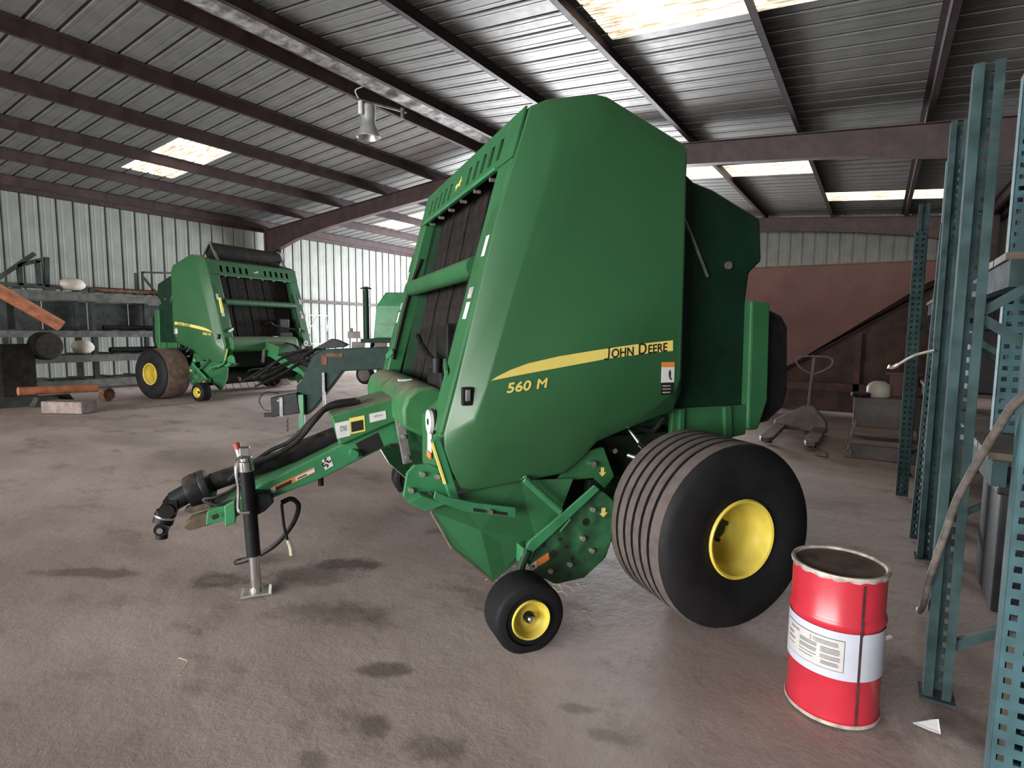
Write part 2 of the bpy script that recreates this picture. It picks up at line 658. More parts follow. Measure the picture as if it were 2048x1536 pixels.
wl = struct(link('wall_left', None))
wme = wall_sheet_mesh(EAVE + 0.30)
for k in range(29):
    o = link('wall_panel', wme, wl)
    o.location = (XL, Y0 - 0.5 + 1.23 * k, 0.0)
    o.rotation_euler = (0, -PI / 2, 0)
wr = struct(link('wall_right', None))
wmd = sheet(EAVE + 0.30, 'wall_panel', 'wall_shaded', 0.04)
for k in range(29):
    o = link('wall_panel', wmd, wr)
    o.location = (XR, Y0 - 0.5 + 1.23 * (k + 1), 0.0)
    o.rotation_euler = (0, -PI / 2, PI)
for w, x in ((wl, XL + 0.11), (wr, XR - 0.11)):
    for z in (2.68,):
        mm = MB()
        mm.box((x, (Y0 + Y1) / 2, z), (0.2, Y1 - Y0, 0.014))
        mm.box((x + (0.09 if w is wl else -0.09), (Y0 + Y1) / 2, z + 0.05), (0.014, Y1 - Y0, 0.11))
        mm.build('girt', 'oxide', w)
    mm = MB()
    mm.box((x, (Y0 + Y1) / 2, EAVE + 0.05), (0.16, Y1 - Y0, 0.22))
    mm.build('eave_strut', 'oxide', w)


def gable(name, y, door, flip):
    """gable of upright sheets; door = (x0, x1, height) left open"""
    g = struct(link(name, None))
    n = 19
    w = 1.23
    cache = {}
    for k in range(n):
        x = XL + w * k
        xc = min(x + w / 2, XR)
        top = max(roof_z(x), roof_z(min(x + w, XR))) + 0.27
        z0 = 0.0
        if door[0] - 0.3 < xc < door[1] + 0.3:
            z0 = door[2]
        L = round(top - z0, 2)
        if L not in cache:
            cache[L] = wall_sheet_mesh(L)
        o = link('wall_panel', cache[L], g)
        o.matrix_world = Matrix.Translation((x, y, z0)) @ Matrix(((0, 1, 0, 0), (0, 0, 1 if flip else -1, 0), (1, 0, 0, 0), (0, 0, 0, 1)))
    return g


gable('wall_back', Y1, (-17.2, -8.9, 4.4), True)
gable('wall_front', Y0, (-14.0, 1.0, 4.6), False)
# header over the far opening
mm = MB()
mm.box((-13.1, Y1 - 0.12, 4.4), (8.8, 0.2, 0.2))
mm.box((-17.6, Y1 - 0.12, 2.2), (0.2, 0.2, 4.4))
mm.box((-8.8, Y1 - 0.12, 2.2), (0.2, 0.2, 4.4))
struct(mm.build('trim_1', 'oxide_red'))
mm = MB()
mm.box((-2.5, Y1 - 0.14, 2.6), (11.0, 0.16, 0.12))
struct(mm.build('trim_2', 'oxide'))

# ================================================================== round baler
def uf(z):
    """u of the sloping front plane at height z"""
    return 1.03 + (2.76 - z) * 0.274


PANEL_OUT = [(1.03, 2.764), (0.93, 2.815), (0.66, 2.885), (0.57, 2.883), (0.027, 2.69), (0.015, 2.0), (0.007, 1.23),
             (0.06, 1.115), (0.36, 1.034), (0.585, 0.96), (0.69, 0.86), (0.80, 0.79), (1.34, 0.743), (1.40, 0.763),
             (1.452, 0.856), (1.492, 0.976), (1.494, 1.063), (1.43, 1.30), (1.22, 2.16)]
PANEL_IN = [(0.93, 2.60), (0.87, 2.65), (0.66, 2.71), (0.58, 2.70), (0.09, 2.56), (0.08, 2.0), (0.075, 1.33),
            (0.11, 1.25), (0.40, 1.15), (0.62, 1.08), (0.74, 1.03), (0.85, 1.0), (1.22, 0.985), (1.29, 1.03),
            (1.33, 1.07), (1.355, 1.12), (1.35, 1.16), (1.286, 1.304), (1.04, 2.16)]
PV0, PV1 = 1.12, 1.205     # panel edge and raised facet, measured from the centre line


def facet_v(z=None):
    return PV1


def tyre(mb, v_in, v_out, R, rb, zc, uc, grooves, n=56):
    """lathe profile along v; materials 0 side wall, 1 tread, 2 groove"""
    w = v_out - v_in
    prof = [(rb, v_out - 0.05 * w), (rb + 0.05, v_out - 0.012), (rb + 0.45 * (R - rb), v_out), (R - 0.10 * R, v_out - 0.02 * w),
            (R - 0.035 * R, v_out - 0.07 * w), (R - 0.012 * R, v_out - 0.10 * w)]
    mi = [0, 0, 0, 0, 0]
    a, b = v_out - 0.11 * w, v_in + 0.11 * w
    pts = [a]
    gw = 0.012 * w / 0.6
    for k in range(grooves):
        c = a + (b - a) * (k + 1) / (grooves + 1)
        prof += [(R, c + gw + (a - b) / (grooves + 1) - 2 * gw), (R, c + gw), (R - 0.022, c + gw * 0.8), (R - 0.022, c - gw * 0.8), (R, c - gw)]
        mi += [1, 1, 2, 2, 2]
    prof += [(R, b)]
    mi += [1]
    prof += [(R - 0.012 * R, v_in + 0.10 * w), (R - 0.035 * R, v_in + 0.07 * w), (R - 0.10 * R, v_in + 0.02 * w),
             (rb + 0.45 * (R - rb), v_in), (rb + 0.05, v_in + 0.012), (rb, v_in + 0.05 * w)]
    mi += [1, 0, 0, 0, 0, 0]
    base = len(mb.v)
    mb.lathe(prof, (uc, 0, zc), (0, 1, 0), n, mi)
    for p in mb.v[base:]:           # flat where it stands on the ground
        if p.z < 0.012:
            k = 0.012 - p.z
            p.z = 0.012 - 0.15 * k


def make_baler(name, label):
    T = thing(name, label, 'hay baler')

    # ---- side panels with a raised facet
    for s in (1, -1):
        m = MB()
        n = len(PANEL_OUT)
        vs = [(u, s * PV1, z) for u, z in PANEL_IN] + [(u, s * PV0, z) for u, z in PANEL_OUT] + [(u, s * 0.985, z) for u, z in PANEL_OUT]
        fs = [tuple(range(n))]
        fs += [(i, (i + 1) % n, n + (i + 1) % n, n + i) for i in range(n)]
        fs += [(n + i, n + (i + 1) % n, 2 * n + (i + 1) % n, 2 * n + i) for i in range(n)]
        fs += [tuple(range(2 * n, 3 * n))]
        m.add(vs, fs)
        p = m.build('side_panel', 'green_panel', T, smooth=True, bevel=0.022, seg=3)
        # yellow sweep: pointed at the front, square at the rear
        low = [(1.267, 1.342), (1.16, 1.360), (1.059, 1.376), (0.885, 1.402), (0.592, 1.447), (0.30, 1.478), (0.141, 1.490)]
        top = [(0.143, 1.552), (0.40, 1.528), (0.641, 1.498), (0.885, 1.464), (1.059, 1.429), (1.16, 1.396), (1.235, 1.362)]
        m = MB()
        m.prism(low + top, s * (PV1 + 0.0015), s * (PV1 + 0.003))
        st = m.build('yellow_stripe', 'decal_yellow', p)

        def word(parts, u0, z0, slope, mname, lift):
            """write along the panel: from the front on the left side, from the rear on the right side"""
            x = 0.0
            for body, size, shear, sx, bold in parts:
                if body == 'J':
                    jb = MB()
                    arc = [(0.018 + 0.021 * math.cos(t), 0.012 - 0.021 * math.sin(t)) for t in [k * PI * 0.8 / 8 for k in range(9)]]
                    arc2 = [(0.018 + 0.012 * math.cos(t), 0.012 - 0.012 * math.sin(t)) for t in [k * PI * 0.8 / 8 for k in range(9)]]
                    J = [(0.039, 0.070)] + arc + arc2[::-1] + [(0.030, 0.070)]
                    jb.prism([(0.9 * px_ + 0.1 * py_, 0.9 * py_) for px_, py_ in J], 0.0, 0.0006, plane='xy')
                    me = jb.mesh(mname, parts_mat)
                else:
                    me = text_mesh(mname, body, size, parts_mat, shear, sx, bold)
                wd = max(v.co.x for v in me.vertices)
                o = link(mname, me, p)
                o['label'] = lettering
                du = -x if s > 0 else x
                ang = math.atan(slope)
                X = Vector((-math.cos(ang), 0, math.sin(ang))) if s > 0 else Vector((math.cos(ang), 0, -math.sin(ang)))
                Z = Vector((0, s, 0))
                Yv = Z.cross(X)
                org = Vector((u0, s * (PV1 + lift), z0)) + X * x
                o.matrix_local = Matrix(((X.x, Yv.x, Z.x, org.x), (X.y, Yv.y, Z.y, org.y), (X.z, Yv.z, Z.z, org.z), (0, 0, 0, 1)))
                x += wd + (0.024 if body == 'OHN' else 0.004 if len(body) == 1 else 0.022)
            return x
        sl = 0.112 if s > 0 else 0.112
        parts_mat, lettering = 'decal_black', 'black maker lettering on the yellow stripe'
        jd = [('J', 0.098, 0.10, 1.0, 0.002), ('OHN', 0.070, 0.10, 0.92, 0.002), ('D', 0.090, 0.10, 0.90, 0.002), ('EERE', 0.070, 0.10, 0.92, 0.002)]
        if s > 0:
            word(jd, 0.605, 1.4475, 0.098, 'maker_lettering', 0.0045)
        else:
            word(jd, 0.190, 1.490, 0.098, 'maker_lettering', 0.0045)
        parts_mat, lettering = 'decal_yellow', 'yellow model number'
        if s > 0:
            word([('560', 0.070, 0.22, 1.32, 0.004), ('M', 0.070, 0.22, 1.2, 0.004)], 1.185, 1.276, 0.10, 'model_number', 0.003)
        else:
            word([('560', 0.070, 0.22, 1.32, 0.004), ('M', 0.070, 0.22, 1.2, 0.004)], 0.965, 1.300, 0.10, 'model_number', 0.003)
        # safety decal, latch, small marks
        m = MB()
        for z0, z1, k in ((1.425, 1.395, 0), (1.395, 1.305, 1), (1.305, 1.232, 2)):
            m.prism([(0.215, z0), (0.125, z0), (0.125, z1), (0.215, z1)], s * (PV1 + 0.001), s * (PV1 + 0.003), mi=k)
        m.prism([(0.163, 1.375), (0.155, 1.38), (0.150, 1.36), (0.152, 1.335), (0.140, 1.322), (0.150, 1.318), (0.162, 1.335), (0.166, 1.355)],
                s * (PV1 + 0.003), s * (PV1 + 0.004), mi=2)
        for zz in (1.288, 1.27, 1.25):
            m.prism([(0.205, zz), (0.15, zz), (0.15, zz - 0.006), (0.205, zz - 0.006)], s * (PV1 + 0.003), s * (PV1 + 0.004), mi=3)
        m.build('safety_decal', ['decal_orange', 'decal_white', 'decal_black', 'decal_grey'], p)
        m = MB()
        m.box((1.385, s * 1.172, 1.262), (0.058, 0.03, 0.095))
        lt = m.build('panel_latch', 'black_plastic', p, bevel=0.006)
        lt.rotation_euler = (0, 0, 0)
        m = MB()
        m.box((1.385, s * 1.190, 1.268), (0.026, 0.014, 0.06))
        m.build('latch_lever', 'steel_grey', p, bevel=0.004)

    # ---- front: pillars, header with slots, roof, beams
    for s in (1, -1):
        m = MB()
        zs = (2.50, 1.06)
        vi, vo = 0.90, 1.115
        f, bk = 0.0, 0.10
        vs = []
        for z in zs:
            for v, du in ((vi, 0.022), (vo, 0.022), (vo, -bk), (vi, -bk)):
                vs.append((uf(z) + du, s * v, z))
        m.add(vs, [(0, 1, 2, 3), (4, 5, 6, 7), (0, 1, 5, 4), (1, 2, 6, 5), (2, 3, 7, 6), (3, 0, 4, 7)])
        pl = m.build('front_pillar', 'green_paint', T, bevel=0.012)
        m = MB()
        zb = 2.12 if s > 0 else 1.9

        def chip(z0, z1, v0, v1, mi, nm, mt):
            mm2 = MB()
            d = 0.0245
            mm2.add([(uf(z0) + d, s * v0, z0), (uf(z0) + d, s * v1, z0), (uf(z1) + d, s * v1, z1), (uf(z1) + d, s * v0, z1)], [(0, 1, 2, 3)])
            mm2.add([(uf(z0) + d - .003, s * v0, z0), (uf(z0) + d - .003, s * v1, z0), (uf(z1) + d - .003, s * v1, z1), (uf(z1) + d - .003, s * v0, z1)], [(0, 1, 2, 3)])
            return mm2.build(nm, mt, pl)
        chip(1.83, 1.77, 0.97, 1.05, 0, 'label_plate', 'decal_grey')
        chip(1.75, 1.66, 0.985, 1.055, 0, 'white_label', 'decal_white')
        chip(2.10, 1.99, 1.03, 1.085, 0, 'painted_highlight', 'decal_white')  # white chip standing in for a highlight on the pillar
        # dark strut and pipe running up the inner edge
        m = MB()
        m.tube([(uf(2.2) - 0.02, s * 0.895, 2.2), (uf(1.9) + 0.01, s * 0.89, 1.9), (uf(1.35), s * 0.89, 1.35)], 0.014, 8)
        m.build('edge_hose', 'black_plastic', pl, smooth=True)
        m = MB()
        m.bar((uf(1.42) + 0.02, s * 0.86, 1.42), (uf(1.42) + 0.05, s * 1.0, 1.36), 0.02, 0.05)
        m.build('latch_bracket', 'green_light', pl, bevel=0.004)

    # header: strips round ten real slots
    m = MB()
    z_lo, z_hi = 2.50, 2.765
    s0, s1 = 2.555, 2.675

    def hp(v0, v1, z0, z1):
        a, b = 0.022, 0.010
        vs = [(uf(z0) + a, v0, z0), (uf(z0) + a, v1, z0), (uf(z1) + a, v1, z1), (uf(z1) + a, v0, z1),
              (uf(z0) + b, v0, z0), (uf(z0) + b, v1, z0), (uf(z1) + b, v1, z1), (uf(z1) + b, v0, z1)]
        m.add(vs, [(0, 1, 2, 3), (7, 6, 5, 4), (0, 4, 5, 1), (1, 5, 6, 2), (2, 6, 7, 3), (3, 7, 4, 0)])
    hp(-1.115, 1.115, z_lo, s0)
    hp(-1.115, 1.115, s1, z_hi)
    cuts = [-0.86 + 0.15 * i for i in range(5)] + [0.21 + 0.15 * i for i in range(5)]
    prev = -1.115
    for c in cuts:
        hp(prev, c, s0, s1)
        prev = c + 0.062
    hp(prev, 1.115, s0, s1)
    hd = m.build('header_panel', 'green_paint', T)
    bk_ = MB()
    bk_.add([(uf(2.54) - 0.035, -1.0, 2.54), (uf(2.54) - 0.035, 1.0, 2.54), (uf(2.69) - 0.035, 1.0, 2.69), (uf(2.69) - 0.035, -1.0, 2.69)], [(0, 1, 2, 3)])
    bk_.add([(uf(2.54) - 0.045, -1.0, 2.54), (uf(2.54) - 0.045, 1.0, 2.54), (uf(2.69) - 0.045, 1.0, 2.69), (uf(2.69) - 0.045, -1.0, 2.69)], [(3, 2, 1, 0)])
    bk_.build('slot_shade_plate', 'chamber_dark', hd)  # dark plate added behind the slots so they look shaded
    # leaping stag badge
    m = MB()
    stag = [(-0.075, 0.0), (-0.03, 0.018), (0.0, 0.012), (0.03, 0.03), (0.045, 0.055), (0.05, 0.03), (0.075, 0.02), (0.045, 0.008),
            (0.055, -0.02), (0.03, -0.005), (-0.015, -0.008), (-0.04, -0.03), (-0.035, -0.008)]
    d = 0.026
    vs = [(uf(2.61 + z) + d, v, 2.61 + z) for v, z in stag] + [(uf(2.61 + z) + d - 0.003, v, 2.61 + z) for v, z in stag]
    n = len(stag)
    m.add(vs, [tuple(range(n)), tuple(range(2 * n - 1, n - 1, -1))] + [(i, (i + 1) % n, n + (i + 1) % n, n + i) for i in range(n)])
    m.build('emblem', 'decal_yellow', hd)
    m = MB()
    m.bar((uf(2.495) + 0.03, -0.90, 2.492), (uf(2.495) + 0.03, 0.90, 2.492), 0.03, 0.022)
    tr = m.build('opening_lip', 'green_light', hd, bevel=0.004)
    m = MB()
    for i in range(6):
        v = -0.75 + 0.3 * i
        m = MB()
        m.cyl((uf(2.47) - 0.03, v, 2.47), (uf(2.47) + 0.012, v, 2.47), 0.012, n=8)
        m.build('lip_bolt', 'zinc', hd)

    m = MB()
    tp = [(1.03, 2.762), (0.93, 2.80), (0.66, 2.865), (0.57, 2.863), (0.03, 2.67)]
    m.prism(tp + [(u, z - 0.03) for u, z in tp[::-1]], -1.11, 1.11)
    m.build('top_cover', 'green_paint', T, smooth=True)
    for s in (1, -1):
        m = MB()
        m.prism([(uf(2.5) - 0.1, 2.72), (0.0, 2.6), (0.0, 1.0), (uf(1.1) - 0.1, 1.0)], s * 0.90, s * 0.93)
        m.build('inner_wall', 'green_deep', T)
    m = MB()
    m.prism([(0.85, 2.60), (0.02, 2.60), (0.02, 0.62), (1.05, 0.62), (1.15, 1.2)], -0.89, 0.89)
    m.build('chamber_light_block', 'chamber_dark', T)  # solid dark core in the chamber's place, added to block light
    # belts, one by one
    bm_ = MB()
    bm_.bar((0.95, 0, 2.68), (1.285, 0, 1.12), 0.195, 0.012, up=(1, 0, 0))
    bme = bm_.mesh('bale_belt', 'belt_dark')
    for k in range(8):
        b = link('bale_belt', bme, T)
        b.location = (0.008 * (k % 2), -0.735 + 0.21 * k, 0)
    m = MB()
    m.cyl((1.245, -0.90, 1.95), (1.245, 0.90, 1.95), 0.062, n=20)
    m.build('front_roller', 'green_paint', T, smooth=True)
    m = MB()
    m.box((1.30, 0.50, 1.42), (0.10, 0.26, 0.44))
    m.box((1.33, 0.50, 1.30), (0.14, 0.34, 0.10))
    vb = m.build('valve_block', 'black_plastic', T, bevel=0.012)
    m = MB()
    m.tube([(1.40, 0.15, 1.50), (1.42, 0.45, 1.44), (1.45, 0.80, 1.40)], 0.022, 8)
    m.tube([(1.40, 0.15, 1.50), (1.40, 0.05, 1.56), (1.36, -0.05, 1.52)], 0.018, 8)
    m.cyl((1.45, 0.80, 1.36), (1.45, 0.80, 1.44), 0.03, n=10)
    m.build('linkage_arm', 'black_steel', vb, smooth=True)

    # ---- hood under the opening
    m = MB()
    hp2 = [(1.36, 1.24), (1.44, 1.262), (1.52, 1.25), (1.585, 1.205), (1.615, 1.13), (1.61, 1.02), (1.50, 0.96), (1.36, 0.96)]
    m.prism(hp2, -1.02, 0.62)
    hood = m.build('front_hood', 'green_dusty', T, smooth=True, bevel=0.02)
    m = MB()
    m.box((1.50, 0.1, 1.258), (0.09, 0.05, 0.012))
    m.build('white_label', 'decal_white', hood)
    for va, vb_ in ((0.62, 1.05), (-1.05, -0.95)):
        m = MB()
        m.prism([(1.50, 1.10), (1.50, 0.80), (1.36, 0.78), (1.33, 1.25)], va, vb_)
        m.build('lower_frame', 'green_paint', T, bevel=0.01)
    for s, uu in ((1, 1.515), (-1, 1.58)):
        m = MB()
        m.cyl((uu, s * 0.93, 1.10), (uu + 0.018, s * 0.93, 1.10), 0.066, n=28)
        rf = m.build('round_marker', 'decal_white', T, smooth=True)
        m = MB()
        m.cyl((uu - 0.012, s * 0.93, 1.10), (uu, s * 0.93, 1.10), 0.070, n=28)
        m.cyl((uu + 0.018, s * 0.93, 1.10), (uu + 0.021, s * 0.93, 1.10), 0.018, n=12)
        m.bar((uu - 0.1, s * 0.93, 1.12), (uu - 0.012, s * 0.93, 1.10), 0.02, 0.02)
        m.build('marker_backing', 'black_plastic', rf)
    # warning plates on the front lower frame
    m = MB()
    m.box((1.508, 0.86, 1.00), (0.006, 0.09, 0.16))
    m.box((1.512, 0.86, 0.90), (0.006, 0.09, 0.035), mi=1)
    m.build('warning_plate', ['decal_white', 'decal_orange'], T)

    # ---- tailgate
    m = MB()
    tg = [(0.03, 2.64), (-0.13, 2.53), (-0.285, 2.496), (-0.68, 2.346), (-0.71, 2.075), (-0.61, 1.99), (-0.59, 1.81), (-0.60, 1.05),
          (-0.50, 0.95), (0.0, 1.0)]
    m.prism(tg, -1.0, 1.0)
    tgo = m.build('tailgate', 'green_dark', T, smooth=True, bevel=0.02)  # the tailgate's shade is put into this darker green
    for s in (1, -1):
        m = MB()
        m.prism([(-0.58, 1.81), (-0.74, 1.80), (-0.76, 1.15), (-0.69, 0.95), (-0.60, 0.95)], s * 0.96, s * 1.06)
        m.build('tailgate_post', 'green_paint', tgo, bevel=0.015)
        m = MB()
        m.prism([(0.0, 1.12), (-0.62, 1.12), (-0.60, 0.92), (-0.10, 0.86), (0.0, 0.92)], s * 1.0, s * 1.04)
        m.bar((-0.06, s * 1.05, 1.12), (-0.06, s * 1.05, 0.90), 0.03, 0.04)
        m.bar((-0.42, s * 1.05, 1.12), (-0.44, s * 1.05, 0.90), 0.03, 0.06)
        m.build('tailgate_lower_panel', 'green_paint', tgo, bevel=0.006)
        m = MB()
        m.tube([(0.02, s * 1.03, 2.40), (-0.10, s * 1.03, 2.2), (-0.24, s * 1.03, 1.95)], 0.010, 6)
        m.cyl((-0.42, s * 1.0, 2.03), (-0.42, s * 1.02, 2.03), 0.025, n=10)
        m.build('tailgate_cable', 'steel_grey', tgo, smooth=True)
    m = MB()
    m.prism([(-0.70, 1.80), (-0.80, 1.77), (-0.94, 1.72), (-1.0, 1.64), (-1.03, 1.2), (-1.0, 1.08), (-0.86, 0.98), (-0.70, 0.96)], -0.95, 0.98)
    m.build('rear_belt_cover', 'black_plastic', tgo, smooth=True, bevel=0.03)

    # ---- axle, main wheels
    m = MB()
    m.box((0.0, 0, 0.52), (0.16, 2.3, 0.16))
    m.box((0.28, 0.92, 0.62), (0.55, 0.14, 0.16))
    m.box((0.28, -0.92, 0.62), (0.55, 0.14, 0.16))
    m.build('axle', 'green_dark', T, bevel=0.01)
    m = MB()
    m.box((0.33, 0, 0.70), (1.1, 1.86, 0.50))
    m.build('underframe', 'chamber_dark', T)
    for s in (1, -1):
        m = MB()
        tyre(m, 1.08, 1.65, 0.510, 0.208, 0.508, 0.0, 5)
        me = m.mesh('main_tyre', ['rubber', 'rubber_dusty', 'groove'], True)
        o = link('main_tyre', me, T)
        o.location = (0.022, 0.055 * s, 0)
        if s < 0:
            o.scale = (1, -1, 1)
        m = MB()
        m.lathe([(0.214, 1.625), (0.219, 1.635), (0.211, 1.645), (0.199, 1.64), (0.192, 1.615), (0.188, 1.56), (0.180, 1.55), (0.178, 1.47),
                 (0.172, 1.40), (0.15, 1.375), (0.10, 1.385), (0.085, 1.38)], (0, 0, 0.508), (0, 1, 0), 40, cap1=True)
        m.lathe([(0.21, 1.62), (0.21, 1.10), (0.2, 1.10)], (0, 0, 0.508), (0, 1, 0), 40)
        m.build('wheel_rim', 'yellow', o, smooth=True)
        m = MB()
        m.cyl((0, 1.30, 0.508), (0, 1.44, 0.508), 0.075, 0.065, n=20)
        m.cyl((0, 1.44, 0.508), (0, 1.46, 0.508), 0.045, n=16)
        for k in range(6):
            t = k * PI / 3
            m.cyl((0.105 * math.cos(t), 1.38, 0.508 + 0.105 * math.sin(t)), (0.105 * math.cos(t), 1.405, 0.508 + 0.105 * math.sin(t)), 0.014, n=6)
        m.build('wheel_hub', 'green_dark', o, smooth=True)

    # ---- pickup: end plates, side shields, springs, gauge wheels
    m = MB()
    m.cyl((0.92, -1.06, 0.42), (0.92, 1.06, 0.42), 0.15, n=20)
    m.build('pickup_reel', 'chamber_dark', T, smooth=True)
    for k in range(12):
        m = MB()
        v = -1.0 + 0.18 * k
        m.tube([(0.80, v, 0.30), (0.88, v, 0.15), (1.02, v, 0.12)], 0.006, 5)
        if k == 0:
            tme = m.mesh('pickup_tine', 'steel_grey', True)
        o = link('pickup_tine', tme, T)
        o.location = (0.0, 0.18 * k, 0.0)
    for s in (1, -1):
        m = MB()
        m.prism([(0.50, 0.62), (0.50, 0.46), (0.56, 0.30), (0.70, 0.20), (0.88, 0.19), (1.02, 0.28), (1.085, 0.40), (1.04, 0.455), (0.889, 0.53), (0.72, 0.67), (0.58, 0.69)],
                s * 1.17, s * 1.215)
        ep = m.build('pickup_end_plate', 'green_oily', T, bevel=0.012)
        m = MB()
        for (u, z, r) in ((0.70, 0.53, 0.022), (0.82, 0.40, 0.012), (0.90, 0.37, 0.022), (0.78, 0.33, 0.012), (0.96, 0.43, 0.014), (0.86, 0.45, 0.012)):
            m = MB()
            m.cyl((u, s * 1.214, z), (u, s * 1.2175, z), r, n=14)
            m.build('plate_hole', 'decal_black', ep)
        m = MB()
        for (u, z) in ((0.66, 0.60), (0.80, 0.30), (0.66, 0.36), (0.92, 0.28), (0.72, 0.44)):
            m = MB()
            m.cyl((u, s * 1.214, z), (u, s * 1.232, z), 0.014, n=8)
            m.build('bolt_head', 'zinc', ep)
        m = MB()
        m.prism([(1.045, 0.33), (0.93, 0.385), (0.925, 0.345), (1.03, 0.295)], s * 1.2155, s * 1.2175)
        m.prism([(1.045, 0.33), (1.005, 0.35), (0.998, 0.309), (1.03, 0.295)], s * 1.2175, s * 1.2185, mi=1)
        m.prism([(1.03, 0.325), (1.02, 0.33), (1.012, 0.318), (1.022, 0.312)], s * 1.2185, s * 1.2195, mi=2)
        m.build('warning_decal', ['decal_orange', 'decal_white', 'decal_black'], ep)
        m = MB()
        m.prism([(0.60, 0.60), (0.575, 0.60), (0.575, 0.57), (0.56, 0.57), (0.588, 0.545), (0.615, 0.57), (0.60, 0.57)], s * 1.2155, s * 1.2175)
        m.build('arrow_decal', 'decal_yellow', ep)
        # flat lift arm over the end plate
        m = MB()
        m.prism([(1.085, 0.42), (1.05, 0.475), (0.90, 0.575), (0.66, 0.745), (0.625, 0.715), (0.86, 0.535), (1.02, 0.415), (1.05, 0.36)], s * 1.224, s * 1.238)
        m.prism([(1.095, 0.44), (1.075, 0.44), (1.075, 0.34), (1.095, 0.34)], s * 1.15, s * 1.238)
        m.build('lift_arm', 'green_light', T, bevel=0.005)
        # shield sheet in front of the reel
        m = MB()
        V = [(1.56, 1.115, 0.655), (1.433, 1.05, 0.42), (1.175, 1.0, 0.165), (1.03, 1.06, 0.30), (0.98, 1.15, 0.44), (1.30, 1.145, 0.535),
             (0.86, 1.15, 0.50), (0.74, 1.13, 0.76), (1.05, 1.09, 0.77), (1.42, 1.09, 0.72)]
        F = [(0, 1, 2, 5), (5, 2, 3, 4), (0, 5, 9), (5, 4, 8, 9), (4, 6, 7, 8)]
        m.add([(u, s * v, z) for u, v, z in V], F)
        m.add([(u, s * (v - 0.01), z) for u, v, z in V], [f[::-1] for f in F])
        sh = m.build('pickup_shield', 'green_paint', T)
        m = MB()
        m.bar((1.56, s * 1.115, 0.655), (1.433, s * 1.05, 0.42), 0.012, 0.012)
        m.bar((1.433, s * 1.05, 0.42), (1.175, s * 1.0, 0.165), 0.012, 0.012)
        m.build('shield_edge', 'zinc', sh)
        # slotted adjuster bar
        m = MB()
        m.prism([(1.57, 0.75), (1.50, 0.71), (1.40, 0.665), (1.12, 0.60), (1.12, 0.655), (1.36, 0.71), (1.50, 0.755), (1.56, 0.79)], s * 1.19, s * 1.205)
        ab = m.build('adjuster_bar', 'green_light', T, bevel=0.004)
        m = MB()
        m.prism([(1.36, 0.68), (1.17, 0.635), (1.17, 0.618), (1.36, 0.663)], s * 1.205, s * 1.2065)
        m.build('slot', 'decal_black', ab)
        m = MB()
        m.cyl((1.27, s * 1.205, 0.652), (1.27, s * 1.225, 0.652), 0.013, n=8)
        m.build('bolt_head', 'chrome', ab)
        # front bracket
        m = MB()
        m.prism([(1.68, 0.86), (1.70, 0.735), (1.60, 0.675), (1.50, 0.70), (1.42, 0.70), (1.44, 0.84), (1.56, 0.90), (1.64, 0.90)], s * 1.05, s * 1.075)
        m.prism([(1.70, 0.735), (1.60, 0.675), (1.48, 0.70), (1.62, 0.76)], s * 0.98, s * 1.16)
        fb = m.build('pickup_bracket', 'green_light', T, bevel=0.006)
        m = MB()
        for u, z in ((1.60, 0.85), (1.66, 0.77), (1.52, 0.83), (1.56, 0.735)):
            m = MB()
            m.cyl((u, s * 1.07, z), (u, s * 1.095, z), 0.014, n=8)
            m.build('bolt_head', 'zinc', fb)
        m = MB()
        m.bar((1.535, s * 1.10, 1.04), (1.43, s * 1.115, 0.69), 0.035, 0.05, up=(1, 0, 0))
        yb = m.build('edge_bar', 'green_light', T, bevel=0.006)
        m = MB()
        m.bar((1.555, s * 1.112, 1.02), (1.49, s * 1.125, 0.80), 0.022, 0.012, up=(1, 0, 0))
        m.build('yellow_tape', 'decal_yellow', yb)
        # float spring
        m = MB()
        a, b = Vector((1.06, s * 1.16, 0.80)), Vector((0.86, s * 1.22, 0.61))
        pts = []
        d = (b - a)
        e1 = d.orthogonal().normalized()
        e2 = d.normalized().cross(e1)
        for i in range(22 * 8 + 1):
            t = i / (22 * 8)
            th = 2 * PI * 22 * t
            pts.append(a + d * t + (e1 * math.cos(th) + e2 * math.sin(th)) * 0.017)
        m.tube(pts, 0.0052, 5, sub=1)
        m.tube([b, b + d * 0.25, b + d * 0.25 + Vector((0.06, 0, -0.06))], 0.006, 6, sub=1)
        m.build('float_spring', 'green_light', T, smooth=True)
        # drive bracket and hydraulics behind the shield
        m = MB()
        m.prism([(0.66, 0.90), (0.52, 0.92), (0.44, 0.74), (0.50, 0.67), (0.58, 0.74), (0.74, 0.74), (0.80, 0.70), (0.80, 0.66), (0.90, 0.68), (0.76, 0.80)],
                s * 1.06, s * 1.09)
        db = m.build('drive_bracket', 'green_paint', T, bevel=0.006)
        m = MB()
        m.prism([(0.535, 0.80), (0.515, 0.80), (0.515, 0.77), (0.50, 0.77), (0.525, 0.745), (0.55, 0.77), (0.535, 0.77)], s * 1.09, s * 1.092)
        m.build('arrow_decal', 'decal_yellow', db)
        for pa, pb, rr in (((0.60, 1.09, 0.83), (0.60, 1.12, 0.83), 0.018), ((0.46, 1.05, 0.90), (0.46, 1.12, 0.90), 0.016),
                           ((0.30, 1.02, 1.0), (0.27, 1.08, 0.93), 0.015), ((0.27, 1.08, 0.92), (0.235, 1.09, 0.885), 0.013),
                           ((0.32, 1.04, 0.85), (0.28, 1.08, 0.835), 0.020)):
            m = MB()
            m.cyl((pa[0], s * pa[1], pa[2]), (pb[0], s * pb[1], pb[2]), rr, n=10)
            m.build('hydraulic_fitting', 'chrome', db, smooth=True)
        m = MB()
